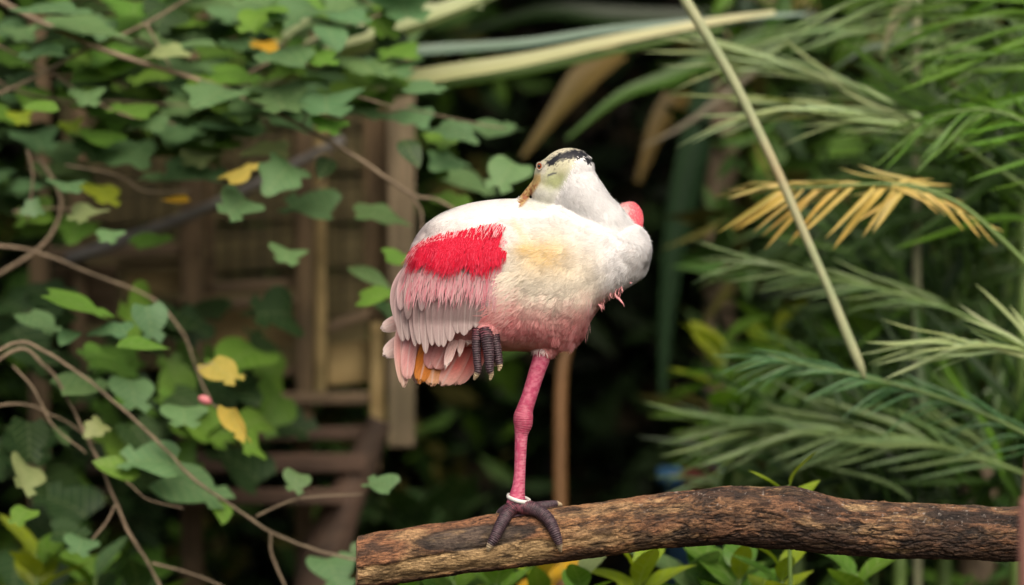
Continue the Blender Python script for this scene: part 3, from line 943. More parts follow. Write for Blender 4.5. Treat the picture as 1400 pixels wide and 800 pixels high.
def plumage():
    P, N = sample_surface(300000)
    x, y = topx(P)
    n = fbm(P * 140, 4, 2) ; n2 = rng.random(len(P)) * .55 + fbm(P * 320, 3, 4) * .45
    col = plumage_col(P, n * .75 + rng.random(len(P)) * .25, n2)
    _, hm, bk = body_skin_col(P)
    neck = is_neck(x, y)
    fw = (P[:, 1] > 0.034) & (x > 830) & (y < 345)
    wing = (x < 690) & (y > 300) & (P[:, 1] < 0.0) & ~neck
    red = red_mask(x, y, n)
    D = np.zeros_like(P)
    D[:] = (-0.85, 0, -0.42)
    D[neck] = (0.55, 0, -0.8)
    D[wing] = (-0.28, 0, -1.0)
    low = (y > 400) & (x > 690)
    D[low] = (-0.55, 0, -0.55)
    th = (y > 430) & (x > 715)
    D[th] = (-0.25, 0, -1)
    back = (y < 300) & ~neck
    D[back] = (-1.0, 0, -0.1)
    D[fw] = (0.1, 0, -1)
    swirl = np.column_stack([fbm(P * 45, 2, 77) - .5, fbm(P * 45, 2, 78) - .5, fbm(P * 45, 2, 79) - .5])
    D = D / np.linalg.norm(D, axis=1)[:, None] + swirl * np.where(neck, 0.5, np.where(back, .3, 1.2))[:, None]
    # barbs are gathered into overlapping contour feathers: those of one feather share lean and tone
    sz = np.where(neck, 9.0, np.where(back, 19.0, np.where(y > 400, 15.0, 17.0)))
    fx, fy_ = -D[:, 0], D[:, 2]
    wx = x + 16 * (fbm(P * 38, 2, 201) - .5); wy = y + 16 * (fbm(P * 38, 2, 202) - .5)
    al = (-(wx * 0.86) + wy * 0.5) / sz; ac = (wx * 0.5 + wy * 0.86) / (sz * .8)
    ia = np.floor(al + 0.5 * (np.floor(ac) % 2)); ic = np.floor(ac)
    fa = al + 0.5 * (np.floor(ac) % 2) - ia
    h1 = _h(ia + 900, ic + 900, ia * 0, 5); h2 = _h(ia + 900, ic + 900, ia * 0, 6); h3 = _h(ia + 900, ic + 900, ia * 0, 7)
    tilt = ((fa - .45) * .55 + (h1 - .5) * .25) * np.where(neck, .5, np.where(back, .35, 1.0))
    Dn = D / (np.linalg.norm(D, axis=1)[:, None] + 1e-9)
    side = np.cross(N, Dn)
    Nsh = N + Dn * tilt[:, None] + side * ((h2 - .5) * .30 * np.where(neck | back, .4, 1.0))[:, None]
    D = D + side * ((h3 - .5) * .7)[:, None]
    col = col * (1 - .07 * (h2 - .3))[:, None]
    ln = np.full(len(P), 0.012); wd = np.full(len(P), 0.0009); lf = np.full(len(P), 0.0010)
    ln[neck] = 0.0055; lf[neck] = 0.0009; wd[neck] = 0.0008
    brst = neck & (x > 835)
    ln[brst] = 0.008; lf[brst] = 0.0018; wd[brst] = .0011
    ln[back] = 0.009; lf[back] = 0.0003; wd[back] = 0.0016
    ln[wing] = 0.013; lf[wing] = 0.0008; wd[wing] = .0018
    fl = (x > 690) & (y > 340) & ~neck
    ln[fl] = 0.014; lf[fl] = 0.0020
    lowest = (y > 440)
    ln[lowest] = 0.010
    ln[fw] = .006; lf[fw] = .0002
    ln *= rng.uniform(.6, 1.25, len(P)); lf *= rng.uniform(.4, 1.7, len(P)) * np.where(neck & ~fw & (rng.random(len(P)) > .95), 2.0, 1)
    col = col * rng.uniform(0.90, 1.06, len(P))[:, None]
    # bald head, the vaned part of the wing and the bill stay clear
    keep = (rng.random(len(P)) > hm * 1.25) & (bk < .4)
    keep &= ~(wing & (y > 376) & (y < 474 - np.maximum(x - 600, 0) * .50))
    keep &= ~((x < 548) & (y > 380))
    keep &= ~((x < 740) & (y < 268) )
    keep &= ~((y > 478) & (x < 715))
    keep &= ~((y > 492))
    for nm, sel in (('plumage', keep),):
        strands(nm, P[sel], N[sel], D[sel], ln[sel], wd[sel], lf[sel], np.clip(col[sel], 0, 1), shade=Nsh[sel])
    # stiff red barbs of the shoulder, over the coverts
    k = 16000
    px = rng.uniform(556, 693, k); py = rng.uniform(300, 372, k)
    nz = fbm(np.column_stack([px * .05, py * .02, px * 0]), 3, 5)
    lob = 18 * (vnoise(np.column_stack([py * .11, py * 0, py * 0]), 44) - .5) + 10 * (vnoise(np.column_stack([py * .3, px * .05, py * 0]), 45) - .5)
    edge = np.minimum.reduce([(px - 562) / 14, (688 + lob - px - np.abs(py - 338) * .15) / 14, (py + 4 - np.interp(px, RED_TOP[:, 0], RED_TOP[:, 1])) / 10, (359 - py + 26 * (nz - .5)) / 12, 1.2 - 1.05 * sstep(.56, .80, vnoise(np.column_stack([px * .26 + py * .05, py * .025, py * 0]), 46))])
    sel = edge > rng.random(k) * 1.0
    px, py = px[sel], py[sel]; k = len(px)
    Yb = np.array([min(ysurf(a, b), wing_y(a, b + 8)) for a, b in zip(px, py)]) - S * (2 + 21 * sstep(318, 348, py)) * np.interp(px, [545, 630, 675, 694], [1, .8, .42, .15])
    P = np.column_stack([(px - 700) * S, Yb, CAM_Z - (py - 400) * S])
    eps = 3
    gx = (ysurf(px + eps, py) - ysurf(px - eps, py)) / (2 * eps * S); gz = -(ysurf(px, py + eps) - ysurf(px, py - eps)) / (2 * eps * S)
    N = np.column_stack([np.clip(gx, -1.5, 1.5), -np.ones(k), np.clip(gz, -1.2, 1.2)]); N /= np.linalg.norm(N, axis=1)[:, None]
    D = np.tile(np.array([-0.24, 0, -1.0]), (k, 1)) + np.column_stack([(fbm(np.column_stack([px * .06, py * .06, px * 0]), 2, 9) - .5) * .7, np.zeros(k), np.zeros(k)])
    q = rng.random(k); top = sstep(0, 16, py - np.interp(px, RED_TOP[:, 0], RED_TOP[:, 1]))
    c = mixc(np.array([0.58, 0.006, 0.03]), np.array([0.76, 0.06, 0.11]), q ** 3) * rng.uniform(.72, 1.05, k)[:, None]
    c = mixc(c, np.array([.80, .45, .46]), ((q > .62) & (top < .35)) * 0.7)
    c = mixc(c, np.array([.66, .10, .15]), sstep(352, 374, py) * .5)
    strands('red_plumage', P, N, D, rng.uniform(.008, .019, k) * np.where(rng.random(k) > .78, 1.65, 1), rng.uniform(.0007, .0015, k), np.full(k, .0010), c, .10, 3, .06, .10)
    # thin pink barbs running on below the red onto the coverts
    k = 700
    px = rng.uniform(558, 688, k); py = rng.uniform(361, 397, k)
    Yb = np.array([wing_y(a, b + 10) for a, b in zip(px, py)]) - S * 20 * np.interp(px, [545, 630, 675, 694], [1, .8, .42, .15])
    P = np.column_stack([(px - 700) * S, Yb, CAM_Z - (py - 400) * S])
    N = np.tile(np.array([-.1, -.95, -.1]), (k, 1)); N /= np.linalg.norm(N, axis=1)[:, None]
    D = np.tile(np.array([-0.2, 0, -1.0]), (k, 1))
    c = mixc(np.array([.66, .16, .22]), np.array([.64, .42, .42]), rng.random(k) ** .6)
    strands('pink_plumage', P, N, D, rng.uniform(.012, .036, k), rng.uniform(.0005, .0011, k), np.full(k, .0006), c, .08, 4, .06)
    # soft cream flank feathers lapping over the front edge of the wing
    k = 1300
    py = rng.uniform(372, 446, k); px = 694 + rng.normal(2, 8, k) - (py - 376) * .25
    P = np.column_stack([(px - 700) * S, ysurf(px, py) - .004 - .003 * rng.random(k), CAM_Z - (py - 400) * S])
    N = nrm_at(px, py)
    c = plumage_col(P + np.array([.02, 0, 0]), rng.random(k), rng.random(k))
    strands('flank_plumage', P, N, np.tile(np.array([-.8, 0, -.55]), (k, 1)), rng.uniform(.010, .022, k), rng.uniform(.0006, .0010, k), np.full(k, .001), np.clip(c, 0, 1), .15, 3, .22)

    # soft fringe along the lower edge of the thigh, ragged tips
    k = 2600
    f = rng.random(k); g = rng.random(k)
    px = np.interp(f, [0, .35, .7, 1], [752, 778, 797, 806]) + rng.normal(0, 2, k); py = np.interp(f, [0, .35, .7, 1], [478, 474, 458, 428]) - 26 * g
    P = np.column_stack([(px - 700) * S, ysurf(px, py) - .002 + .004 * rng.random(k), CAM_Z - (py - 400) * S])
    cell = np.floor(px / 7 + g * 2); hc = _h(cell + 50, np.floor(g * 3) + 9, cell * 0, 3)
    N = nrm_at(px, py) + np.column_stack([.4 * (hc - .5), hc * 0, .3 * (hc - .5)]); N /= np.linalg.norm(N, axis=1)[:, None]
    D = np.tile(np.array([-0.10, 0, -1.0]), (k, 1)) + np.column_stack([(hc - .5) * .35, np.zeros(k), np.zeros(k)])
    c = mixc(np.array([.82, .30, .30]), np.array([.86, .56, .54]), np.clip(rng.random(k) * .6 + (f - .4) * .7, 0, 1))
    strands('thigh_fringe', P, N, D, (.008 + .014 * hc) * rng.uniform(.75, 1.2, k), rng.uniform(.0007, .0012, k), np.full(k, .0008), c, .08, 3, .08)
    k = 320
    a = rng.uniform(0, 2 * math.pi, k)
    P = np.column_stack([(742 + 14 * np.cos(a) - 700) * S, -.012 + 14 * S * np.sin(a), CAM_Z - (474 + rng.normal(0, 2, k) - 400) * S])
    N = np.column_stack([np.cos(a), np.sin(a), np.zeros(k)])
    strands('white_cuff', P, N, np.tile(np.array([0, 0, -1.0]), (k, 1)), rng.uniform(.006, .013, k), np.full(k, .0015), np.full(k, .002), np.tile(np.array([.80, .62, .60]), (k, 1)), .1, 2, .2)
    # curled rosy filaments hanging from the breast
    parts = []
    for (sx, sy, ex, ey2, b) in ((812, 405, 806, 424, 6), (816, 402, 823, 425, -5), (822, 400, 815, 416, 5), (830, 398, 850, 419, -12), (828, 400, 824, 414, 4), (842, 392, 841, 411, 4), (844, 390, 847, 408, -4), (846, 392, 849, 402, -3),
                                 (806, 408, 822, 424, -9), (858, 386, 861, 388, 1), (852, 388, 846, 400, 3), (800, 412, 812, 420, -4), (840, 394, 838, 406, 2), (835, 396, 836, 410, 3)):
        for r in range(3):
            o = random.uniform(-2.5, 2.5)
            y0 = -0.03 + random.uniform(-.006, .006)
            pts = [at(sx + o, sy - 5, y0), at((sx + ex) / 2 - b * .6 + o, (sy + ey2) / 2 + abs(b) * .25, y0 - .004), at(ex + o * 1.4, ey2 + random.uniform(-4, 2), y0 - .003)]
            parts.append(tube([tuple(p) for p in pts], [.0011, .0009, .0004], 5, 9))
    V, F = join(parts)
    o = mobj('breast_filaments', V, F, M['plumage'], bird, col=mixc(np.array([.76, .22, .26]), np.array([.82, .50, .46]), fbm(V * 200, 2, 3)))
    o['kind'] = 'stuff'
plumage()

# ------------------------------------------------------------------ wooden enclosure behind, on the left
FY = 1.95
def board(name, x0, x1, y0, y1, mat, parent, dep=FY, thick=0.05, slope=0.0, skew=0.0, top_tip=0):
    """plank given by its photo rectangle at depth dep; slope: px the right end rises; skew: px the top shifts right"""
    ny = 5; nx = 5
    def corner(u, v, d):
        px = x0 + (x1 - x0) * u + skew * (1 - v)
        py = y0 + (y1 - y0) * v - slope * u
        return at(px, py, d)
    bm = bmesh.new()
    vs = [bm.verts.new(corner(u, v, d)) for d in (dep, dep + thick) for (u, v) in ((0, 1), (1, 1), (1, 0), (0, 0))]
    for f in ((0, 1, 2, 3), (7, 6, 5, 4), (0, 4, 5, 1), (1, 5, 6, 2), (2, 6, 7, 3), (3, 7, 4, 0)):
        bm.faces.new([vs[k] for k in f])
    bmesh.ops.bevel(bm, geom=bm.edges[:], offset=0.004, segments=1, affect='EDGES')
    bmesh.ops.recalc_face_normals(bm, faces=bm.faces)
    c = sum((v.co for v in bm.verts), Vector()) / len(bm.verts)
    for v in bm.verts: v.co -= c
    me = bpy.data.meshes.new(name); bm.to_mesh(me); bm.free()
    me.materials.append(mat)
    o = bpy.data.objects.new(name, me); C.objects.link(o); o.location = c
    return par(o, parent)

fence = empty('wooden_enclosure', at(380, 1300, FY))
tag(fence, 'weathered wooden fence with posts, planks and wire mesh panels behind the leaves', 'fence')
GP = 1400   # posts run to the ground
board('post', 247, 278, -140, GP, M['post'], fence, FY - .04, .09)
board('batten', 281, 293, -140, 545, M['post'], fence, FY - .01, .03)
board('post', 404, 428, -140, GP, M['post'], fence, FY - .04, .09)
board('batten', 431, 446, -140, 545, M['tan'], fence, FY - .01, .03)
board('post', 497, 532, -140, 440, M['post'], fence, FY + .02, .09)
board('post', 530, 567, -140, 612, M['drab'], fence, FY - .06, .08)
board('batten', 506, 526, 440, 578, M['tan'], fence, FY - .03, .03)
board('post', 40, 68, -140, GP, M['post'], fence, FY - .02, .09)
board('post', 98, 118, -140, 560, M['post'], fence, FY + .03, .07)
for i in range(10):
    board('plank', 70 + 3 * i, 520 - 2 * i, -150 + 66 * i, -150 + 66 * i + 62, M['olive'], fence, FY + .30 + .012 * (i % 3), .02, 4 + 2 * (i % 2))  # added back wall standing in for lit olive-brown background behind the mesh
board('rail', 60, 248, 338, 356, M['rail'], fence, FY - .02, .06, 6)
board('panel', 70, 160, 362, 440, M['rail'], fence, FY + .10, .02, 2)
board('panel', 172, 246, 372, 404, M['tan'], fence, FY + .06, .02, 3)
board('rail', 160, 250, 357, 367, M['rail'], fence, FY + .02, .04, 3)
board('rail', 279, 405, 388, 402, M['rail'], fence, FY - .01, .05, 8)
board('rail', 279, 405, 410, 424, M['rail'], fence, FY - .06, .05, 8)
board('panel', 286, 402, 424, 478, M['tan'], fence, FY + .09, .02, 5)
board('panel', 170, 246, 412, 470, M['rail'], fence, FY + .11, .02, 2)
board('rail', 448, 506, 440, 456, M['rail'], fence, FY - .02, .05, 20)
board('panel', 447, 506, 470, 528, M['tan'], fence, FY + .03, .02, 5)
board('rail', 362, 405, 500, 516, M['rail'], fence, FY - .01, .05, 2)
board('rail', 250, 505, 538, 556, M['rail'], fence, FY - .07, .06, 3)
board('step', 240, 505, 586, 604, M['step'], fence, FY - .12, .12, 3)
board('step', 120, 500, 622, 648, M['step'], fence, FY - .22, .14, 2)
board('step', 120, 470, 668, 690, M['step'], fence, FY - .32, .14, 0)
board('post', 490, 520, 590, 645, M['post'], fence, FY - .10, .06)
gp = ptube([(90, 356, 0, 8), (160, 332, 0, 8.5), (250, 298, 0, 7.5), (330, 262, 0, 7), (470, 190, 0, 6)], 12, 24)
gp = (np.array([tuple(at(v[0] / S + 700, 400 - (v[2] - CAM_Z) / S, FY - .12) + Vector((0, v[1], 0))) for v in gp[0]]), gp[1])
gpo = mobj('pole', gp[0], gp[1], M['grey'])
tag(gpo, 'grey weathered pole slanting up across the fence behind the leaves', 'pole')
def wire_panel(x0, x1, y0, y1, sp, slope, parent):
    parts = []
    n = int((y1 - y0) / sp)
    for i in range(n + 1):
        py = y0 + i * sp
        parts.append(tube([tuple(at(x0, py, FY + .03)), tuple(at(x1, py - slope, FY + .03))], [.0024, .0024], 5, 2))
    for i in range(int((x1 - x0) / (sp * 1.6)) + 1):
        px = x0 + i * sp * 1.6
        parts.append(tube([tuple(at(px, y0 - slope * .5, FY + .035)), tuple(at(px, y1, FY + .035))], [.0017, .0017], 5, 2))
    V, F = join(parts)
    mobj('wire_mesh', V, F, M['wire'], parent)
wire_panel(290, 406, -60, 392, 14, 12, fence)
wire_panel(446, 500, -60, 440, 14, 6, fence)
wire_panel(118, 248, -60, 340, 14, 10, fence)

# leaning trunk and thin pole in the dark middle
V, F = tube([tuple(at(520, 575, 1.78)), tuple(at(492, 640, 1.78)), tuple(at(455, 730, 1.76)), tuple(at(430, 860, 1.75)), tuple(at(400, 1400, 1.7))], [.024, .032, .045, .052, .06], 16, 40)
V += 0.012 * (fbm(V * 18, 3, 4)[:, None] - .5)
tag(mobj('leaning_trunk', V, F, M['step']), 'dark brown leaning trunk below the fence, left of the log end', 'trunk')
V, F = tube([tuple(at(822, 330, 1.5)), tuple(at(798, 420, 1.5)), tuple(at(776, 475, 1.5)), tuple(at(767, 530, 1.5)), tuple(at(766, 680, 1.5)), tuple(at(768, 900, 1.5)), tuple(at(768, 1480, 1.5))], [.009, .010, .012, .0135, .014, .014, .015], 14, 60)
tag(mobj('cane', V, F, M['bamboo']), "thin orange-brown cane standing behind the bird's leg", 'cane')
V, F = tube([tuple(at(1408, 625, -1.0)), tuple(at(1407, 700, -1.0)), tuple(at(1405, 820, -1.0)), tuple(at(1410, 2100, -1.0))], [.004, .009, .012, .016], 12, 40)
tag(mobj('reddish_stem', V, F, mat_plain('reddish_bark', (.26, .12, .085), .7)), 'blurred reddish brown stem in front of the log at the right edge', 'stem')

# ------------------------------------------------------------------ leaf meshes shared by all leaves of a kind
def leaf_mesh(name, outline, mat, fold=0.10, droop=0.12, n=9):
    """outline(t) -> (left, right) edges as x offsets at y = t in 0..1 ; leaf lies in XY, base at origin, tip +Y"""
    V, F = [], []
    m = 5
    for i in range(n):
        t = i / (n - 1)
        for j in range(m):
            s = j / (m - 1) * 2 - 1
            x, y = outline(t, s)
            z = fold * abs(x) - droop * (y - .35) ** 2 - 0.10 * x * x + 0.02 * math.sin(7 * y + 4 * x)
            V.append((x, y, z))
    for i in range(n - 1):
        for j in range(m - 1):
            F.append((i * m + j, i * m + j + 1, (i + 1) * m + j + 1, (i + 1) * m + j))
    me = mesh_from(name, V, F)
    me.materials.append(mat)
    return me

def bilobed(t, s):
    # rounded leaf with a notch at the tip, heart-shaped at its base
    w = 0.52 * math.sin(math.pi * min(1, 0.10 + 0.90 * t) ** 0.75) ** 0.6 if t < 1 else 0.12
    w = max(w, 0.16)
    x = s * w
    a = abs(s)
    lobe = 0.22 * (1 - (2 * a - 1) ** 2) if a > 0.0 else 0
    y = t * (0.80 + 0.9 * lobe * t) - 0.10 * (1 - t) * a ** 2 + 0.02 * math.sin(9 * s)
    if t > 0.99: x = s * 0.36
    return x, y
def lance(t, s):
    w = 0.19 * math.sin(math.pi * t ** 0.85) ** 0.85 + 0.004
    return s * w, t
def ovate(t, s):
    w = 0.30 * math.sin(math.pi * t ** 0.72) ** 0.8 + 0.006
    return s * w, t
def ivyish(t, s):
    w = 0.44 * math.sin(math.pi * (t * .93 + .05) ** 0.62) ** .7 * (1 + .24 * math.sin(t * 13 + .6)) + .01
    return s * w, t - 0.08 * (1 - t) * abs(s)
LEAF = [leaf_mesh('leaf', bilobed, M['leaf'], 0.10, 0.15, 10), leaf_mesh('leaf', bilobed, M['leaf'], 0.26, 0.25, 10), leaf_mesh('leaf', ivyish, M['leaf'], .16, .3, 11), leaf_mesh('leaf', ovate, M['leaf'], .12, .3, 9)]
LANCE = [leaf_mesh('leaf', lance, M['lance'], .25, .35, 9), leaf_mesh('leaf', ovate, M['lance'], .22, .45, 9)]
def blade_prof(t, s):
    return s * (0.030 * min(1, .35 + 4 * t) * (1 - t ** 3) + .001), t
BLADE = [leaf_mesh('leaflet', blade_prof, M['blade'], .5, d_, 9) for d_ in (.10, .28, .5)]

GREEN = {'g': (.108, .205, .090), 'b': (.105, .22, .03), 'p': (.24, .30, .14), 'y': (.42, .33, .07), 'l': (.26, .34, .025), 'd': (.022, .056, .016), 'o': (.60, .36, .03)}  # b is a leaf green brightened as if backlit
def lcol(k):
    c = GREEN[k]
    v = random.uniform(.82, 1.15); h = random.uniform(-.10, .10)
    return (c[0] * v * (1 + h), c[1] * v, c[2] * v * (1 - h), 1)

def put_leaf(mesh, name, parent, pos, Y, Z, size, col):
    Y = Vector(Y).normalized(); Z = Vector(Z)
    Z = (Z - Y * Z.dot(Y)).normalized()
    X = Y.cross(Z)
    o = bpy.data.objects.new(name, mesh)
    m = Matrix(((X.x, Y.x, Z.x, pos[0]), (X.y, Y.y, Z.y, pos[1]), (X.z, Y.z, Z.z, pos[2]), (0, 0, 0, 1)))
    o.matrix_basis = m @ Matrix.Diagonal((size, size, size, 1))
    o.color = col
    C.objects.link(o)
    return par(o, parent)

def screen_leaf(px, py, w, h, roll, k, parent, y, mesh=None, spin=None):
    """a leaf whose blade spans about w x h px around (px, py): it lies flat and tips towards the camera by asin(h/w)"""
    r = min(0.95, max(0.18, h / w * 1.1))
    tilt = math.asin(r)
    ro = math.radians(roll)
    n = Vector((0, -math.sin(tilt), math.cos(tilt)))
    rot = Matrix.Rotation(ro, 3, 'Y')
    n = rot @ n
    sp = random.uniform(-1, 1) if spin is None else spin
    a = math.radians(random.choice((-90, 90)) + sp * 35) if random.random() < .6 else math.radians(180 + sp * 40)
    # in-plane axes
    ex = rot @ Vector((1, 0, 0)); ey = n.cross(ex)
    Y = ex * math.sin(a) + ey * math.cos(a)
    size = w * pxm(y) * 0.9
    c = at(px, py, y)
    if k in 'yo':
        n = -n
    put_leaf(mesh or random.choice(LEAF[:2] if random.random() < .55 else LEAF[1:]), 'leaf', parent, c - Y * size * .42, Y, n, size, lcol(k))

def stem(pts, y, r0, r1, name, parent, mat=None, dy=0.0):
    W = [tuple(at(p[0], p[1], y + (p[2] if len(p) > 2 else 0))) for p in pts]
    n = len(W)
    V, F = tube(W, [(r0 + (r1 - r0) * i / (n - 1)) * pxm(y) for i in range(n)], 8, (n - 1) * 8)
    V = V + 0.004 * (fbm(V * 25, 2, 14)[:, None] - .5)
    return mobj(name, V, F, mat or M['twig'], parent)

# upper leafy shrub
vy = 0.98
shrub = empty('broad_leaf_shrub', at(-260, 1500, vy))
tag(shrub, 'shrub of notched green leaves spreading across the upper left', 'shrub')
stem([(-260, 1500), (-240, 900), (-200, 420), (-130, 120), (-20, -60), (150, -180)], vy, 30, 12, 'trunk', shrub)
for pts, r0, r1 in (([(-160, 190), (18, 120), (110, 72), (200, 32), (270, -10)], 7, 4), ([(200, 32), (215, 60), (235, 95)], 4, 2.5), ([(-60, -30), (120, 60), (300, 120), (410, 172), (480, 212), (560, 264), (600, 275), (660, 310)], 9, 4),
                    ([(556, 262), (574, 285), (577, 318)], 5, 4), ([(-200, 420), (-60, 400), (20, 362), (66, 326), (84, 280), (70, 240), (40, 205)], 7, 6), ([(-160, 330), (18, 338), (120, 372), (205, 408), (250, 455), (268, 505), (288, 548)], 5, 3),
                    ([(-100, 60), (40, 130), (180, 140), (300, 150), (420, 170)], 6, 3), ([(18, 290), (80, 285), (140, 292)], 5, 3), ([(300, 120), (420, 60), (520, 20)], 5, 3), ([(38, 205), (45, 250), (38, 300)], 3.5, 2.5),
                    ([(90, 225), (160, 240), (200, 262), (260, 262)], 3, 2), ([(410, 172), (450, 130), (560, 150), (690, 176)], 4, 2), ([(455, 200), (447, 240), (430, 262)], 4, 3), ([(-80, 20), (60, 95), (150, 150), (240, 170)], 4, 3)):
    stem(pts, vy + random.uniform(-.05, .15), r0 * .44, r1 * .44, 'branch', shrub)
UP = [(70,12,110,24,0,'g'),(110,38,140,34,5,'g'),(185,8,110,24,0,'b'),(320,18,76,30,0,'g'),(352,28,70,30,-10,'b'),(150,86,130,52,-8,'b'),(60,75,70,22,0,'g'),(228,72,66,24,-10,'p'),(290,88,70,24,0,'g'),(322,104,80,28,10,'b'),
 (298,127,120,28,5,'g'),(120,132,56,24,0,'g'),(60,146,56,30,10,'b'),(98,172,40,18,-10,'l'),(50,190,76,28,0,'g'),(132,186,76,22,10,'b'),(168,212,96,46,0,'g'),(262,238,100,36,0,'g'),(202,172,60,24,0,'g'),(246,182,70,26,0,'g'),
 (326,236,56,22,-15,'y'),(240,273,62,16,3,'o'),(140,264,64,24,18,'l'),(272,215,64,24,0,'p'),(210,243,44,14,0,'g'),(92,254,62,14,5,'g'),(38,254,44,18,0,'g'),(44,285,34,26,40,'g'),(118,292,58,20,0,'p'),(105,312,74,30,8,'b'),
 (150,322,44,18,0,'g'),(210,331,64,22,-5,'b'),(325,281,70,34,25,'g'),(362,60,42,18,5,'o'),(410,18,96,34,5,'g'),(452,46,86,34,10,'g'),(372,14,66,22,0,'b'),(385,82,90,32,0,'g'),(434,78,70,24,0,'b'),(500,88,110,28,5,'g'),
 (540,92,90,24,0,'g'),(380,132,100,42,0,'g'),(446,138,116,34,0,'g'),(494,152,74,24,5,'g'),(562,160,66,34,5,'g'),(622,180,72,32,5,'g'),(682,178,70,26,0,'g'),(480,22,60,24,0,'g'),(384,240,80,50,20,'g'),(424,282,84,42,0,'g'),
 (446,226,54,30,20,'d'),(520,295,84,28,12,'g'),(393,348,60,20,12,'g'),(502,376,84,28,18,'g'),(640,252,78,28,18,'g'),(610,220,68,28,20,'g'),(692,238,68,44,0,'g'),(618,276,62,26,20,'b'),(544,352,46,20,20,'b'),(516,404,64,24,-15,'b'),(532,420,50,20,10,'d'),
 (30,45,60,22,0,'g'),(250,30,80,24,0,'b'),(270,60,70,22,0,'g'),(205,105,64,22,-6,'b'),(340,150,80,26,0,'g'),(400,165,90,24,0,'g'),(30,110,50,24,10,'d'),(300,195,60,22,0,'b'),(365,205,70,26,0,'p'),(180,150,70,22,5,'b'),(580,120,60,22,0,'g'),(345,5,60,22,0,'g'),
 (560,205,60,40,10,'d'),(600,190,50,26,10,'b'),(450,170,60,22,10,'b'),(28,160,40,20,0,'l'),(330,60,60,20,0,'g')]
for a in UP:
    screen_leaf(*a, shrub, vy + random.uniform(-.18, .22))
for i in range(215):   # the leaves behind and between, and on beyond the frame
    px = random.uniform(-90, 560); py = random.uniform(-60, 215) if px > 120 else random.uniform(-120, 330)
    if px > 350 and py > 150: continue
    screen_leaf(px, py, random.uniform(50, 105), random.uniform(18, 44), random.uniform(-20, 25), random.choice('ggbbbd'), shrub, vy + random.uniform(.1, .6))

# lower leafy shrub
ly = 0.72
low = empty('trailing_shrub', at(-160, 1500, ly))
tag(low, 'trailing shrub with thin arching stems and green and yellow leaves at lower left', 'shrub')
stem([(-160, 1500), (-150, 1000), (-110, 640), (-60, 520)], ly, 22, 12, 'trunk', low)
for pts, r0, r1 in (([(-60, 520), (18, 470), (60, 480), (120, 520), (170, 562), (215, 602), (255, 645), (300, 680), (372, 728), (430, 752), (500, 768)], 5, 4.2), ([(-80, 560), (18, 480), (60, 500), (88, 535), (112, 585), (140, 640), (170, 715), (212, 790), (240, 860)], 5.5, 4.5),
                    ([(-90, 580), (18, 552), (78, 570), (130, 606)], 4, 3), ([(18, 500), (45, 530), (75, 585), (118, 620)], 4, 2.5), ([(350, 706), (395, 686), (440, 678), (496, 677)], 3.6, 3), ([(370, 728), (372, 760), (392, 808), (400, 860)], 4, 4),
                    ([(208, 770), (260, 784), (310, 806), (360, 850)], 4, 3), ([(158, 690), (145, 715), (126, 738)], 4, 3), ([(170, 655), (200, 682), (250, 696)], 2.5, 1.5), ([(285, 548), (296, 556), (310, 564)], 3, 2.5), ([(268, 505), (280, 500), (292, 496)], 2.5, 2)):
    stem(pts, ly + random.uniform(-.04, .06), r0 * .44, r1 * .44, 'branch', low)
LO = [(55,440,66,24,20,'g'),(95,458,58,18,5,'g'),(150,452,66,22,-5,'g'),(190,471,84,26,5,'b'),(105,415,104,18,20,'b'),(205,440,60,44,60,'g'),(130,484,54,14,20,'b'),(115,530,86,28,5,'g'),(182,537,70,38,22,'g'),(252,567,72,26,3,'g'),
 (130,586,40,26,20,'p'),(85,596,48,18,40,'g'),(305,508,62,34,15,'y'),(324,580,64,22,55,'y'),(40,600,66,44,60,'d'),(205,630,86,44,10,'g'),(165,640,76,50,25,'b'),(262,666,112,48,15,'g'),(302,695,62,20,30,'b'),(35,650,66,24,50,'p'),
 (110,745,54,20,15,'g'),(405,658,44,26,25,'g'),(520,662,50,24,-5,'g'),(456,781,74,40,10,'g'),(486,750,28,22,0,'g'),(30,705,44,22,0,'b'),(345,610,50,18,60,'b'),(95,730,60,30,10,'d')]
for a in LO:
    screen_leaf(*a, low, ly + random.uniform(-.1, .12))
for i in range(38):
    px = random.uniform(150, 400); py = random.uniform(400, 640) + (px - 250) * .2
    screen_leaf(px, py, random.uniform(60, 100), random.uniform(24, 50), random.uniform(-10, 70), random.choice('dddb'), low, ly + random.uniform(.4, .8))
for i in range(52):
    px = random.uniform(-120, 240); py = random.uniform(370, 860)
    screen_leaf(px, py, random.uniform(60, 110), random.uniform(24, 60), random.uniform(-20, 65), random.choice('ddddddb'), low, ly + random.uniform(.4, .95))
bud = empty('pink_bud', at(276, 545, ly - .06))
V, F = ell(0, 0, 0, 10, 7, 6.5, 25)
V = np.array([(v[0] + 700 * S, v[1], v[2] - CAM_Z - 400 * S) for v in V]) * 1.1 + np.array(at(280, 547, ly - .06))
C.objects.unlink(bud); bpy.data.objects.remove(bud)
mobj('bud', V, F, mat_plain('bud_skin', (.62, .19, .20), .5), low)

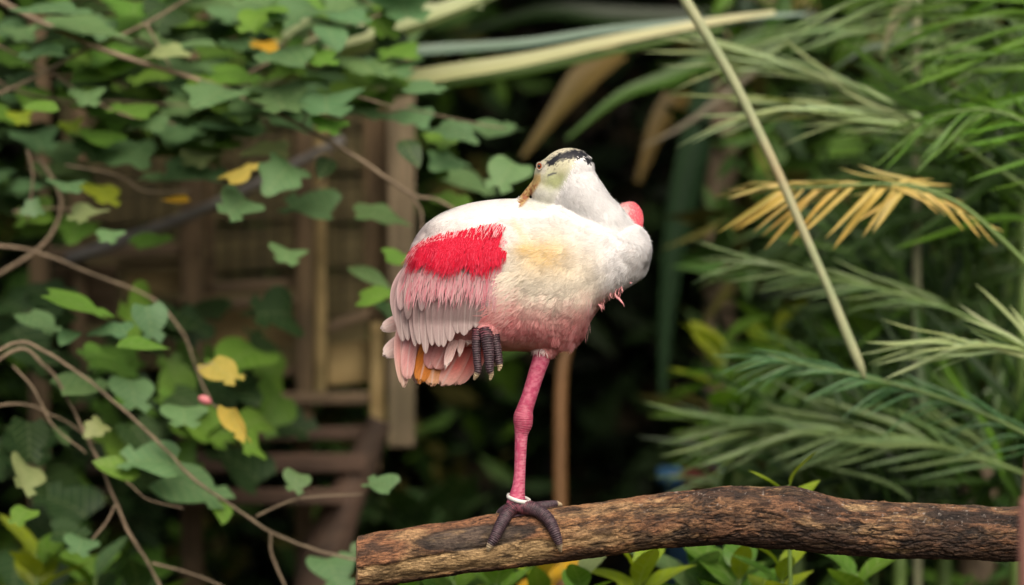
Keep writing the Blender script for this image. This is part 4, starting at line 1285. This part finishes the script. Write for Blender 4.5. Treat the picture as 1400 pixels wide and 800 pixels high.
# ------------------------------------------------------------------ palms on the right
def frond(parent, pts, y, nl, ln, ang, col, normal=(0, -.5, 1), r=3.2, start=.06, droop=.2, sides=(1, -1), jitter=.12, w=1.0, dy=0.0, rc=None):
    """pts: rachis in px, base first; nl leaflets per side; ln leaflet length px (or (base, tip)); ang degrees to the rachis"""
    W = np.array([tuple(at(p[0], p[1], y + (p[2] if len(p) > 2 else 0))) for p in pts])
    V, F = tube(W, [(r * (1 - .75 * i / (len(W) - 1))) * pxm(y) for i in range(len(W))], 7, (len(W) - 1) * 8)
    fo = mobj('frond', V, F, M['green_stem'], parent)
    Q = catmull(W, 120)
    T = np.gradient(Q, axis=0)
    N0 = Vector(normal).normalized()
    l0, l1 = ln if isinstance(ln, tuple) else (ln, ln * .6)
    a0, a1 = ang if isinstance(ang, tuple) else (ang, ang * .55)
    for i in range(nl):
        for sd_ in sides:
            t = min(.999, start + (1 - start) * (i + random.uniform(.1, .9)) / nl)
            k = int(t * 119)
            p, tt = Vector(Q[k]), Vector(T[k]).normalized()
            sdv = N0.cross(tt).normalized() * sd_
            a = math.radians(a0 + (a1 - a0) * t) * random.uniform(1 - jitter, 1 + jitter)
            d = tt * math.cos(a) + sdv * math.sin(a) + Vector((0, 0, -droop * random.uniform(.5, 1.5))) + Vector((random.gauss(0, .07), random.gauss(0, .16), random.gauss(0, .09)))
            size = (l0 + (l1 - l0) * t) * pxm(y) * random.uniform(.85, 1.1)
            v = random.uniform(.78, 1.18)
            c = (col[0] * v * random.uniform(.9, 1.1), col[1] * v, col[2] * v * random.uniform(.9, 1.1), 1)
            nrm = N0 + Vector((random.gauss(0, .25), random.gauss(0, .25), random.gauss(0, .2)))
            o = put_leaf(random.choice(BLADE), 'leaflet', fo, p, d, nrm, size, c)
            o.matrix_basis = o.matrix_basis @ Matrix.Diagonal((w * .78 * random.uniform(.7, 1.25), 1, 1, 1))
    return fo

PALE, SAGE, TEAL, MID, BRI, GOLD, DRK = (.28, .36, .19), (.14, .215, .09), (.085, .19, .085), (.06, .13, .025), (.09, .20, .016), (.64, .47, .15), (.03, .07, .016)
palm_a = empty('feather_palm', at(1560, 1500, 1.0))
tag(palm_a, 'pale green feather palm with narrow leaflets reaching in from the upper right', 'palm')
stem([(1560, 1500), (1570, 900), (1600, 420)], 1.0, 40, 30, 'trunk', palm_a)
frond(palm_a, [(1600, 420), (1460, 300), (1370, 235), (1285, 188), (1180, 160), (1100, 150)], .95, 20, (120, 190), (24, 8), PALE, r=5, droop=.02, start=.42, w=1.4)
frond(palm_a, [(1600, 400), (1440, 240), (1300, 180), (1200, 145), (1110, 108), (1030, 85)], 1.1, 24, (120, 150), (26, 10), PALE, r=4, droop=.02, start=.45, w=1.2)
frond(palm_a, [(1600, 420), (1500, 150), (1400, 60), (1300, 20), (1190, -10)], 1.0, 22, (200, 150), (50, 30), SAGE, r=4, droop=.25, start=.3)
frond(palm_a, [(1600, 420), (1450, 330), (1330, 290), (1230, 300)], 1.25, 22, (150, 120), (40, 18), MID, r=4, droop=.15, start=.2, w=1.2)
frond(palm_a, [(1600, 380), (1420, 120), (1290, 60), (1150, 40), (1060, 60)], 1.3, 24, (150, 130), (36, 14), SAGE, r=4, droop=.12, start=.35, w=1.1)
frond(palm_a, [(1590, 400), (1480, 120), (1420, -20), (1380, -120)], .9, 24, (260, 200), (60, 40), BRI, r=4, droop=.45, start=.3, normal=(0, -1, .3))
frond(palm_a, [(1600, 420), (1480, 250), (1420, 180), (1350, 150), (1270, 160)], .8, 18, (170, 120), (50, 26), BRI, r=4, droop=.35, start=.25)
palm_b = empty('golden_palm', at(1500, 1500, .75))
tag(palm_b, 'palm with one golden drying frond tip beside the slanting pale stalk', 'palm')
stem([(1500, 1500), (1500, 1000), (1490, 640)], .8, 34, 26, 'trunk', palm_b)
fo = frond(palm_b, [(1490, 640), (1440, 420), (1345, 305), (1275, 262), (1215, 252), (1120, 256), (1060, 258)], .72, 13, (95, 112), (72, 26), GOLD, normal=(0, -1, .25), r=4.5, droop=.10, start=.56, sides=(1,), jitter=.2, w=1.7, rc=M['stalk'])
frond(palm_b, [(1205, 252), (1240, 255), (1285, 272), (1335, 305)], .72, 7, (78, 50), (26, 8), GOLD, normal=(0, -.8, .6), r=3, droop=.08, start=.05, w=1.7)
frond(palm_b, [(1300, 262), (1215, 254), (1120, 254), (1050, 256)], .74, 12, (100, 78), (14, 6), (.46, .38, .14), normal=(0, -.4, 1), r=2, droop=.0, start=.1, w=1.6, rc=M['stalk'])
frond(palm_b, [(1490, 620), (1400, 480), (1300, 425), (1200, 395), (1100, 375), (1030, 360)], .95, 26, (130, 110), (30, 12), SAGE, r=5, droop=.04, start=.35, w=1.3)
frond(palm_b, [(1490, 640), (1460, 540), (1420, 490), (1360, 478), (1300, 472)], .6, 16, (140, 130), (34, 10), PALE, r=4, droop=.06, start=.35, w=1.5)
frond(palm_b, [(1490, 660), (1430, 610), (1330, 560), (1220, 525), (1130, 505), (1060, 490)], .75, 26, (110, 100), (40, 20), TEAL, r=4, droop=.18, start=.15, w=1.2)
frond(palm_b, [(1490, 690), (1380, 640), (1250, 600), (1130, 590), (1040, 590)], 1.0, 24, (170, 170), (38, 16), SAGE, r=4, droop=.02, start=.25, w=1.3)
frond(palm_b, [(1490, 680), (1350, 600), (1200, 560), (1080, 570), (1000, 585)], 1.15, 22, (150, 120), (50, 24), MID, r=4, droop=.15, start=.15, w=1.1)
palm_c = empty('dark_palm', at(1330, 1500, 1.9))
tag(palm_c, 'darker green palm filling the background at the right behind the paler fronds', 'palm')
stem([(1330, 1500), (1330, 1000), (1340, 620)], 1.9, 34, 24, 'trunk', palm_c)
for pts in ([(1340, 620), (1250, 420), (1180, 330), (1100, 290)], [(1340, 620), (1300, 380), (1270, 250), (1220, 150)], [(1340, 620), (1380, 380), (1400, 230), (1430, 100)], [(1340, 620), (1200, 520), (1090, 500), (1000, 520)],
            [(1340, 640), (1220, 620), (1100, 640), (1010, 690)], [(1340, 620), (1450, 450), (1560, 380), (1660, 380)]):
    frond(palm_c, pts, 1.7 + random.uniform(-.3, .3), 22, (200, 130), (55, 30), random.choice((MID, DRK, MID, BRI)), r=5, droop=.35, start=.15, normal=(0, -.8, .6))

# tangled narrow blades between and behind the palms
def tuft(label, px, py0, y, n, ln, cols, lean, spread, wid):
    c = at(px, py0, y)
    e = empty('reed_clump', (c.x, y, 0)); tag(e, label, 'reeds', 'reed clumps among the palms')
    V, F = tube([(c.x, y, 0), (c.x, y, c.z * .5), tuple(c)], [.02, .016, .012], 8, 8)
    mobj('stem', V, F, M['green_stem'], e)
    for i in range(n):
        a = math.radians(lean + random.gauss(0, spread))
        d = Vector((math.sin(a), random.gauss(0, .35), math.cos(a)))
        L = ln * random.uniform(.6, 1.2) * pxm(y)
        p = c + Vector((random.gauss(0, .06), random.gauss(0, .08), random.gauss(0, .06)))
        v = random.uniform(.6, 1.25); col = random.choice(cols)
        o = put_leaf(random.choice(BLADE), 'blade', e, p, d, Vector((random.gauss(0, .5), -.6, .7)), L, (col[0] * v, col[1] * v, col[2] * v, 1))
        o.matrix_basis = o.matrix_basis @ Matrix.Diagonal((wid * random.uniform(.7, 1.3), 1, 1, 1))
for a in (('bright green reed blades in the upper right corner', 1400, 260, 1.2, 46, 260, (BRI, BRI, MID), -15, 40, 1.2), ('green reed blades crossing behind the golden frond', 1290, 420, 1.5, 44, 240, (MID, BRI, DRK), -30, 55, 1.1),
          ('dim green reed blades low on the right above the log', 1230, 660, 1.2, 46, 230, (MID, SAGE, DRK), -30, 50, 1.1), ('dark green reed blades at the right edge above the log', 1390, 640, 1.2, 46, 260, (MID, BRI, DRK), -15, 45, 1.1),
          ('dim reed blades just right of the dark centre', 1090, 680, 1.4, 40, 210, (MID, DRK, SAGE), -35, 50, 1.1), ('tall dim reed blades behind the pale stalk', 1150, 400, 1.9, 36, 170, (MID, DRK, DRK), -10, 60, 1.2)):
    tuft(*a)

# slanting pale stalk crossing the palms
V, F = tube([tuple(at(p[0], p[1], .62)) for p in ((900, -60), (955, 30), (1005, 115), (1060, 228), (1100, 320), (1135, 400), (1160, 462), (1176, 500), (1182, 516))], [r * pxm(.62) for r in (8, 7.5, 7, 6.4, 6, 6, 7, 6, 2.5)], 12, 90)
kn = 1 + .10 * np.exp(-((np.arange(len(V)) // 12 % 15 - 7) ** 2) / 1.5)
stalkm = NT('stalk_skin'); nz_ = stalkm.noise(stalkm.obj(), 9, 4)
stalkm.l(stalkm.ramp(nz_, [(.35, (.22, .27, .13)), (.55, (.32, .33, .18)), (.75, (.34, .27, .14))]), stalkm.b.inputs['Base Color'])
stalkm.b.inputs['Roughness'].default_value = .5
tag(mobj('slanting_stalk', V, F, stalkm.m), 'long pale bare stalk slanting down through the palm fronds', 'stalk')

# upright green stem with hanging blades, upper right
gs = empty('green_cane', at(1253, 1480, 1.25))
tag(gs, 'upright yellow-green cane with a drooping pale blade near the top right', 'cane')
stem([(1256, 1480), (1254, 600), (1253, 160), (1253, 60), (1254, -80)], 1.3, 6.5, 6, 'stem', gs, M['stalk'])

def ribbon(name, pts, y, width, col, parent, mat=None, taper=(0.5, 1.0, 0.12), fold=.18, nrm=(0, -.75, .65), n=30):
    """a long strap blade along px points, width px"""
    W = np.array([tuple(at(p[0], p[1], y + (p[2] if len(p) > 2 else 0))) for p in pts])
    Q = catmull(W, n)
    T = np.gradient(Q, axis=0); T /= np.linalg.norm(T, axis=1)[:, None]
    N0 = np.array(nrm) / np.linalg.norm(nrm)
    Sx = np.cross(T, N0); Sx /= np.linalg.norm(Sx, axis=1)[:, None]
    N = np.cross(Sx, T)
    t = np.linspace(0, 1, n)
    w = width * pxm(y) * np.interp(t, [0, .35, 1], taper)
    V = []
    for i in range(n):
        for s in (-1, -.5, 0, .5, 1):
            V.append(Q[i] + Sx[i] * s * w[i] * .5 + N[i] * (abs(s) * fold * w[i]))
    F = [(i * 5 + j, i * 5 + j + 1, (i + 1) * 5 + j + 1, (i + 1) * 5 + j) for i in range(n - 1) for j in range(4)]
    o = mobj(name, V, F, mat or M['strap'], parent)
    o.color = (*col, 1)
    return o
ribbon('blade', [(1246, -70), (1236, 0), (1218, 40), (1206, 80)], 1.15, 22, (.30, .30, .18), gs)
ribbon('blade', [(1256, 20), (1230, 55), (1180, 70), (1130, 100)], 1.4, 12, (.16, .22, .17), gs)

# strap-leaved plant: long blades crossing the top
straps = empty('strap_leaf_plant', at(262, 1500, 2.55))
tag(straps, 'plant with long strap blades, some cream, one over a green shade strip, stretching across the top', 'plant')
stem([(262, 1500), (262, 700), (262, 300), (262, 180, 0), (285, 125, -.9), (310, 118, -1.1)], 2.5, 10, 12, 'trunk', straps)
CRM = (.46, .46, .27)
for pts, wd, col, y in (([(300, 150), (480, 124), (600, 104), (720, 84), (850, 55), (980, 30), (1060, 18)], 30, CRM, 1.35), ([(300, 165), (480, 138), (600, 118), (720, 99), (850, 70), (990, 40)], 24, (.10, .19, .03), 1.38),  # second blade is the first one's green shaded underside, built as a strip
                        ([(300, 100), (510, 76), (600, 69), (720, 60), (850, 40), (1030, 24), (1100, 20)], 20, (.17, .25, .21), 1.45), ([(330, 130), (440, 66), (540, 36), (640, 2), (720, -40)], 38, (.50, .52, .33), 1.3),
                        ([(330, 130), (430, 85), (520, 58), (600, 28), (680, -5)], 26, (.40, .46, .26), 1.32), ([(330, 100), (440, 18), (560, 8), (660, 10)], 14, (.30, .36, .20), 1.5), ([(320, 150), (400, 105), (470, 78), (540, 60)], 22, (.42, .44, .30), 1.3)):
    ribbon('blade', pts, y, wd, col, straps, taper=(1, 1, .3))
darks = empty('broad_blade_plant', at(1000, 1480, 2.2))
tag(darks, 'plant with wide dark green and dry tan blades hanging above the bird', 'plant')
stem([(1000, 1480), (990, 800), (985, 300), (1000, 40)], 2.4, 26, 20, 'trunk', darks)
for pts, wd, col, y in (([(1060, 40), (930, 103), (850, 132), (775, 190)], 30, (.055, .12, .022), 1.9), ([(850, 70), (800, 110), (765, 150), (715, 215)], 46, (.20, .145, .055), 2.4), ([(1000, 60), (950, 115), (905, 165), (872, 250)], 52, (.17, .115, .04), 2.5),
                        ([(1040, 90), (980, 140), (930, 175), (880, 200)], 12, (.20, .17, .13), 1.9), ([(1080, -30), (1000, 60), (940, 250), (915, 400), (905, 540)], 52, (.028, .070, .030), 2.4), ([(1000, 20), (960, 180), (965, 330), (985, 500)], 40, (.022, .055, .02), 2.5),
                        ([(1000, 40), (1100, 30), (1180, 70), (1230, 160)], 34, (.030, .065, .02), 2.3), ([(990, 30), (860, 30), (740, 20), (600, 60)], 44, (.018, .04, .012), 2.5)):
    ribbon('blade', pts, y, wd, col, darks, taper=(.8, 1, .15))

# ------------------------------------------------------------------ low leafy plants below and behind the log
def herb(name, label, px, y, top, nleaf, ln, cols, group, lean=0, spread=1.0, cat='plant', mesh=None):
    base = at(px, 400, y); base.z = 0
    e = empty(name, base)
    tag(e, label, cat, group)
    tp = at(px + lean, top, y)
    V, F = tube([tuple(base), tuple((base + tp) / 2 + Vector((.01, 0, 0))), tuple(tp)], [.006, .005, .003], 7, 20)
    mobj('stem', V, F, M['green_stem'], e)
    for i in range(nleaf):
        t = i / max(1, nleaf - 1)
        a = i * 2.4 + random.uniform(-.4, .4)
        p = tp - Vector((0, 0, 1)) * (1 - t) * ln * pxm(y) * 1.6
        up = .25 + .75 * t * random.uniform(.6, 1.3)
        d = Vector((math.cos(a) * spread, math.sin(a) * spread * .8, up))
        nn = Vector((-math.cos(a) * up, -math.sin(a) * up - .25, 1.0))
        put_leaf(random.choice(mesh or LANCE), 'leaf', e, p, d, nn, ln * pxm(y) * random.uniform(.85, 1.45), lcol(random.choice(cols)))
    return e
G1 = 'bright leafy plants growing under the log'
for px, y, top, n, ln, cols, lean, lab in ((560, .45, 800, 7, 64, 'bbl', 0, 'bright green leaves just below the left part of the log'), (668, .5, 795, 9, 74, 'bl', 10, "bright leafy plant below the log under the bird's foot"), (740, .75, 800, 8, 70, 'blo', 0, 'yellowing leafy plant below the log right of the foot'),
                                           (872, .45, 792, 10, 72, 'bll', 0, 'tall yellow-green plant below the log right of the cane'), (800, .4, 800, 6, 66, 'pb', -6, 'pale green pointed leaf plant below the log, right of centre'), (942, .55, 795, 9, 84, 'bgb', 10, 'mid green leafy plant below the log in front of the blue tub'),
                                           (1010, .5, 790, 9, 78, 'bl', 0, 'bright leafy plant below the thickest part of the log'), (1068, .42, 785, 10, 70, 'bll', 0, 'stemmed bright green plant below the hump of the log'), (1150, .5, 796, 7, 80, 'llb', 20, 'single yellow-green pointed plant below the log at right'),
                                           (620, .6, 805, 7, 70, 'bg', 0, 'green plant low under the log left of the foot')):
    herb('leafy_plant', lab, px, y, top - 10, n + 3, ln, cols, G1, lean)
herb('sprout', 'lime green sprout peeping over the hump of the log', 1078, .35, 664, 6, 50, 'l', None, 0, .75, mesh=LANCE[:1])
for px, y, top, n, ln, cols, lab in ((50, .9, 760, 10, 76, 'llb', 'yellow-green leafy plant in the lower left corner'), (130, .95, 790, 9, 80, 'gbd', 'green leafy plant at the bottom left beside the yellow-green one'), (190, 1.0, 810, 8, 70, 'dbd', 'dark leafy plant at the bottom, left of the arching stem')):
    herb('leafy_plant', lab, px, y, top, n, ln, cols, 'leafy plants in the lower left corner')
for px, y, top, n, ln, cols, lab in ((990, 1.6, 470, 9, 85, 'bbl', 'bright green plant behind the palms right of the dark centre'), (1060, 1.7, 450, 9, 80, 'lbb', 'lime leaved plant behind the golden frond'), (1190, 1.5, 470, 8, 90, 'bgd', 'broad leaved green plant beside the foot of the slanting stalk'), (1010, 1.8, 560, 9, 80, 'bdo', 'green plant with yellow leaves above the log hump')):
    herb('leafy_plant', lab, px, y, top, n, ln, cols, 'leafy plants behind the palms', 0, 1.1)
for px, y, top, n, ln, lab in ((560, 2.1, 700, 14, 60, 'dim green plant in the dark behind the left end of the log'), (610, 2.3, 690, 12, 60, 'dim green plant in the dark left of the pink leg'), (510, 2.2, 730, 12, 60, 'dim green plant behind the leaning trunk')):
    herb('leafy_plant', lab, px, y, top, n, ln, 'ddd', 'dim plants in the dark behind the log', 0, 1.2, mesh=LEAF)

# blue tub and red-brown pot, almost hidden behind the log
def pot(name, label, px, y, top, r, h, mat, cat, lipw=.012):
    c = at(px, top, y)
    e = empty(name, (c.x, y, 0))
    tag(e, label, cat)
    pr = [(0, c.z - h), (r * .82, c.z - h), (r * .95, c.z - .03), (r + lipw, c.z - .03), (r + lipw, c.z), (r - .01, c.z), (r * .8, c.z - h + .02), (0, c.z - h + .02)]
    n = 28
    V = [(c.x + a * math.cos(2 * math.pi * i / n), y + a * math.sin(2 * math.pi * i / n), b) for i in range(n) for a, b in pr]
    m = len(pr)
    F = [(i * m + j, ((i + 1) % n) * m + j, ((i + 1) % n) * m + j + 1, i * m + j + 1) for i in range(n) for j in range(m - 1)]
    mobj('shell', V, F, mat, e)
    return e
tb = pot('tub', 'blue plastic tub mostly hidden behind the log', 950, 2.1, 640, .068, .9, mat_plain('blue_plastic', (.07, .20, .38), .4), 'tub')
pt = pot('pot', 'dull red pot beside the blue tub behind the log', 958, 1.85, 640, .026, 1.0, mat_plain('red_clay', (.22, .04, .03), .7), 'pot')

# ------------------------------------------------------------------ earth slope added to stop sky showing through the thicket
gx_ = np.linspace(-9, 9, 40); gy_ = np.linspace(5.2, 12, 24)
XX, YY = np.meshgrid(gx_, gy_)
PB = np.column_stack([XX.ravel(), YY.ravel(), np.zeros(XX.size)])
PB[:, 2] = -0.2 + 5.5 * sstep(5.2, 8.0, PB[:, 1]) + .6 * fbm(PB * .8, 3, 2)
mobj('sky_block_bank', PB, [(i * 40 + j, i * 40 + j + 1, (i + 1) * 40 + j + 1, (i + 1) * 40 + j) for i in range(23) for j in range(39)], M['soil'])['kind'] = 'structure'

# ------------------------------------------------------------------ dark thicket that closes the view and leaves added overhead to shade it
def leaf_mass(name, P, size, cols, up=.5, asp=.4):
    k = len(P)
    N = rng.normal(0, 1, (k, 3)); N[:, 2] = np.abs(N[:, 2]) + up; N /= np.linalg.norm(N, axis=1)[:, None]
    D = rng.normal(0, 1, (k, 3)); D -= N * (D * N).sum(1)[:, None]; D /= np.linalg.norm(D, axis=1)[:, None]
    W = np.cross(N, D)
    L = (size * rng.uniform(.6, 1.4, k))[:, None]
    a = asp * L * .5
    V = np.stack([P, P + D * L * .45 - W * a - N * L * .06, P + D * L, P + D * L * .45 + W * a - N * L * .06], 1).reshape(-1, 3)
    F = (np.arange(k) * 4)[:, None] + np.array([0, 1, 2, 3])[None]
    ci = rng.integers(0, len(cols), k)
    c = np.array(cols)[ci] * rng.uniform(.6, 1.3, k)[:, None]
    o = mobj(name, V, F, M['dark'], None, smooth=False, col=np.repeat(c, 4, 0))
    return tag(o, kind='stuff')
def box_pts(k, lo, hi):
    return rng.uniform(0, 1, (k, 3)) * (np.array(hi) - np.array(lo)) + np.array(lo)
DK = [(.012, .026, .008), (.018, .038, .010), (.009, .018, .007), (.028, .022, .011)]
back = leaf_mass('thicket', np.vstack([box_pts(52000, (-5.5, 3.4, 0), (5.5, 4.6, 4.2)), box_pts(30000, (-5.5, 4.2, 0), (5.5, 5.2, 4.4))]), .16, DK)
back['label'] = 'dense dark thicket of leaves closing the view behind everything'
over = leaf_mass('shade_foliage', np.vstack([box_pts(42000, (-5.5, 2.1, 3.0), (5.5, 4.8, 4.0)), box_pts(3000, (-5.5, 1.35, 2.6), (.25, 2.3, 3.2))]), .20, DK)  # added out of view to darken the background and fence
over['label'] = 'unseen leaves added overhead to shade the background and fence'
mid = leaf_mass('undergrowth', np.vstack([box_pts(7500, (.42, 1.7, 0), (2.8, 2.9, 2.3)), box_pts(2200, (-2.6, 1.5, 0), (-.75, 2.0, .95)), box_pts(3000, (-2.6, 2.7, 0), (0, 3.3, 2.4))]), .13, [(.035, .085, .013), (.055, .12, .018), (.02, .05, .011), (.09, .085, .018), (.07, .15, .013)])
mid['label'] = 'blurred green undergrowth behind the palms and the fence'
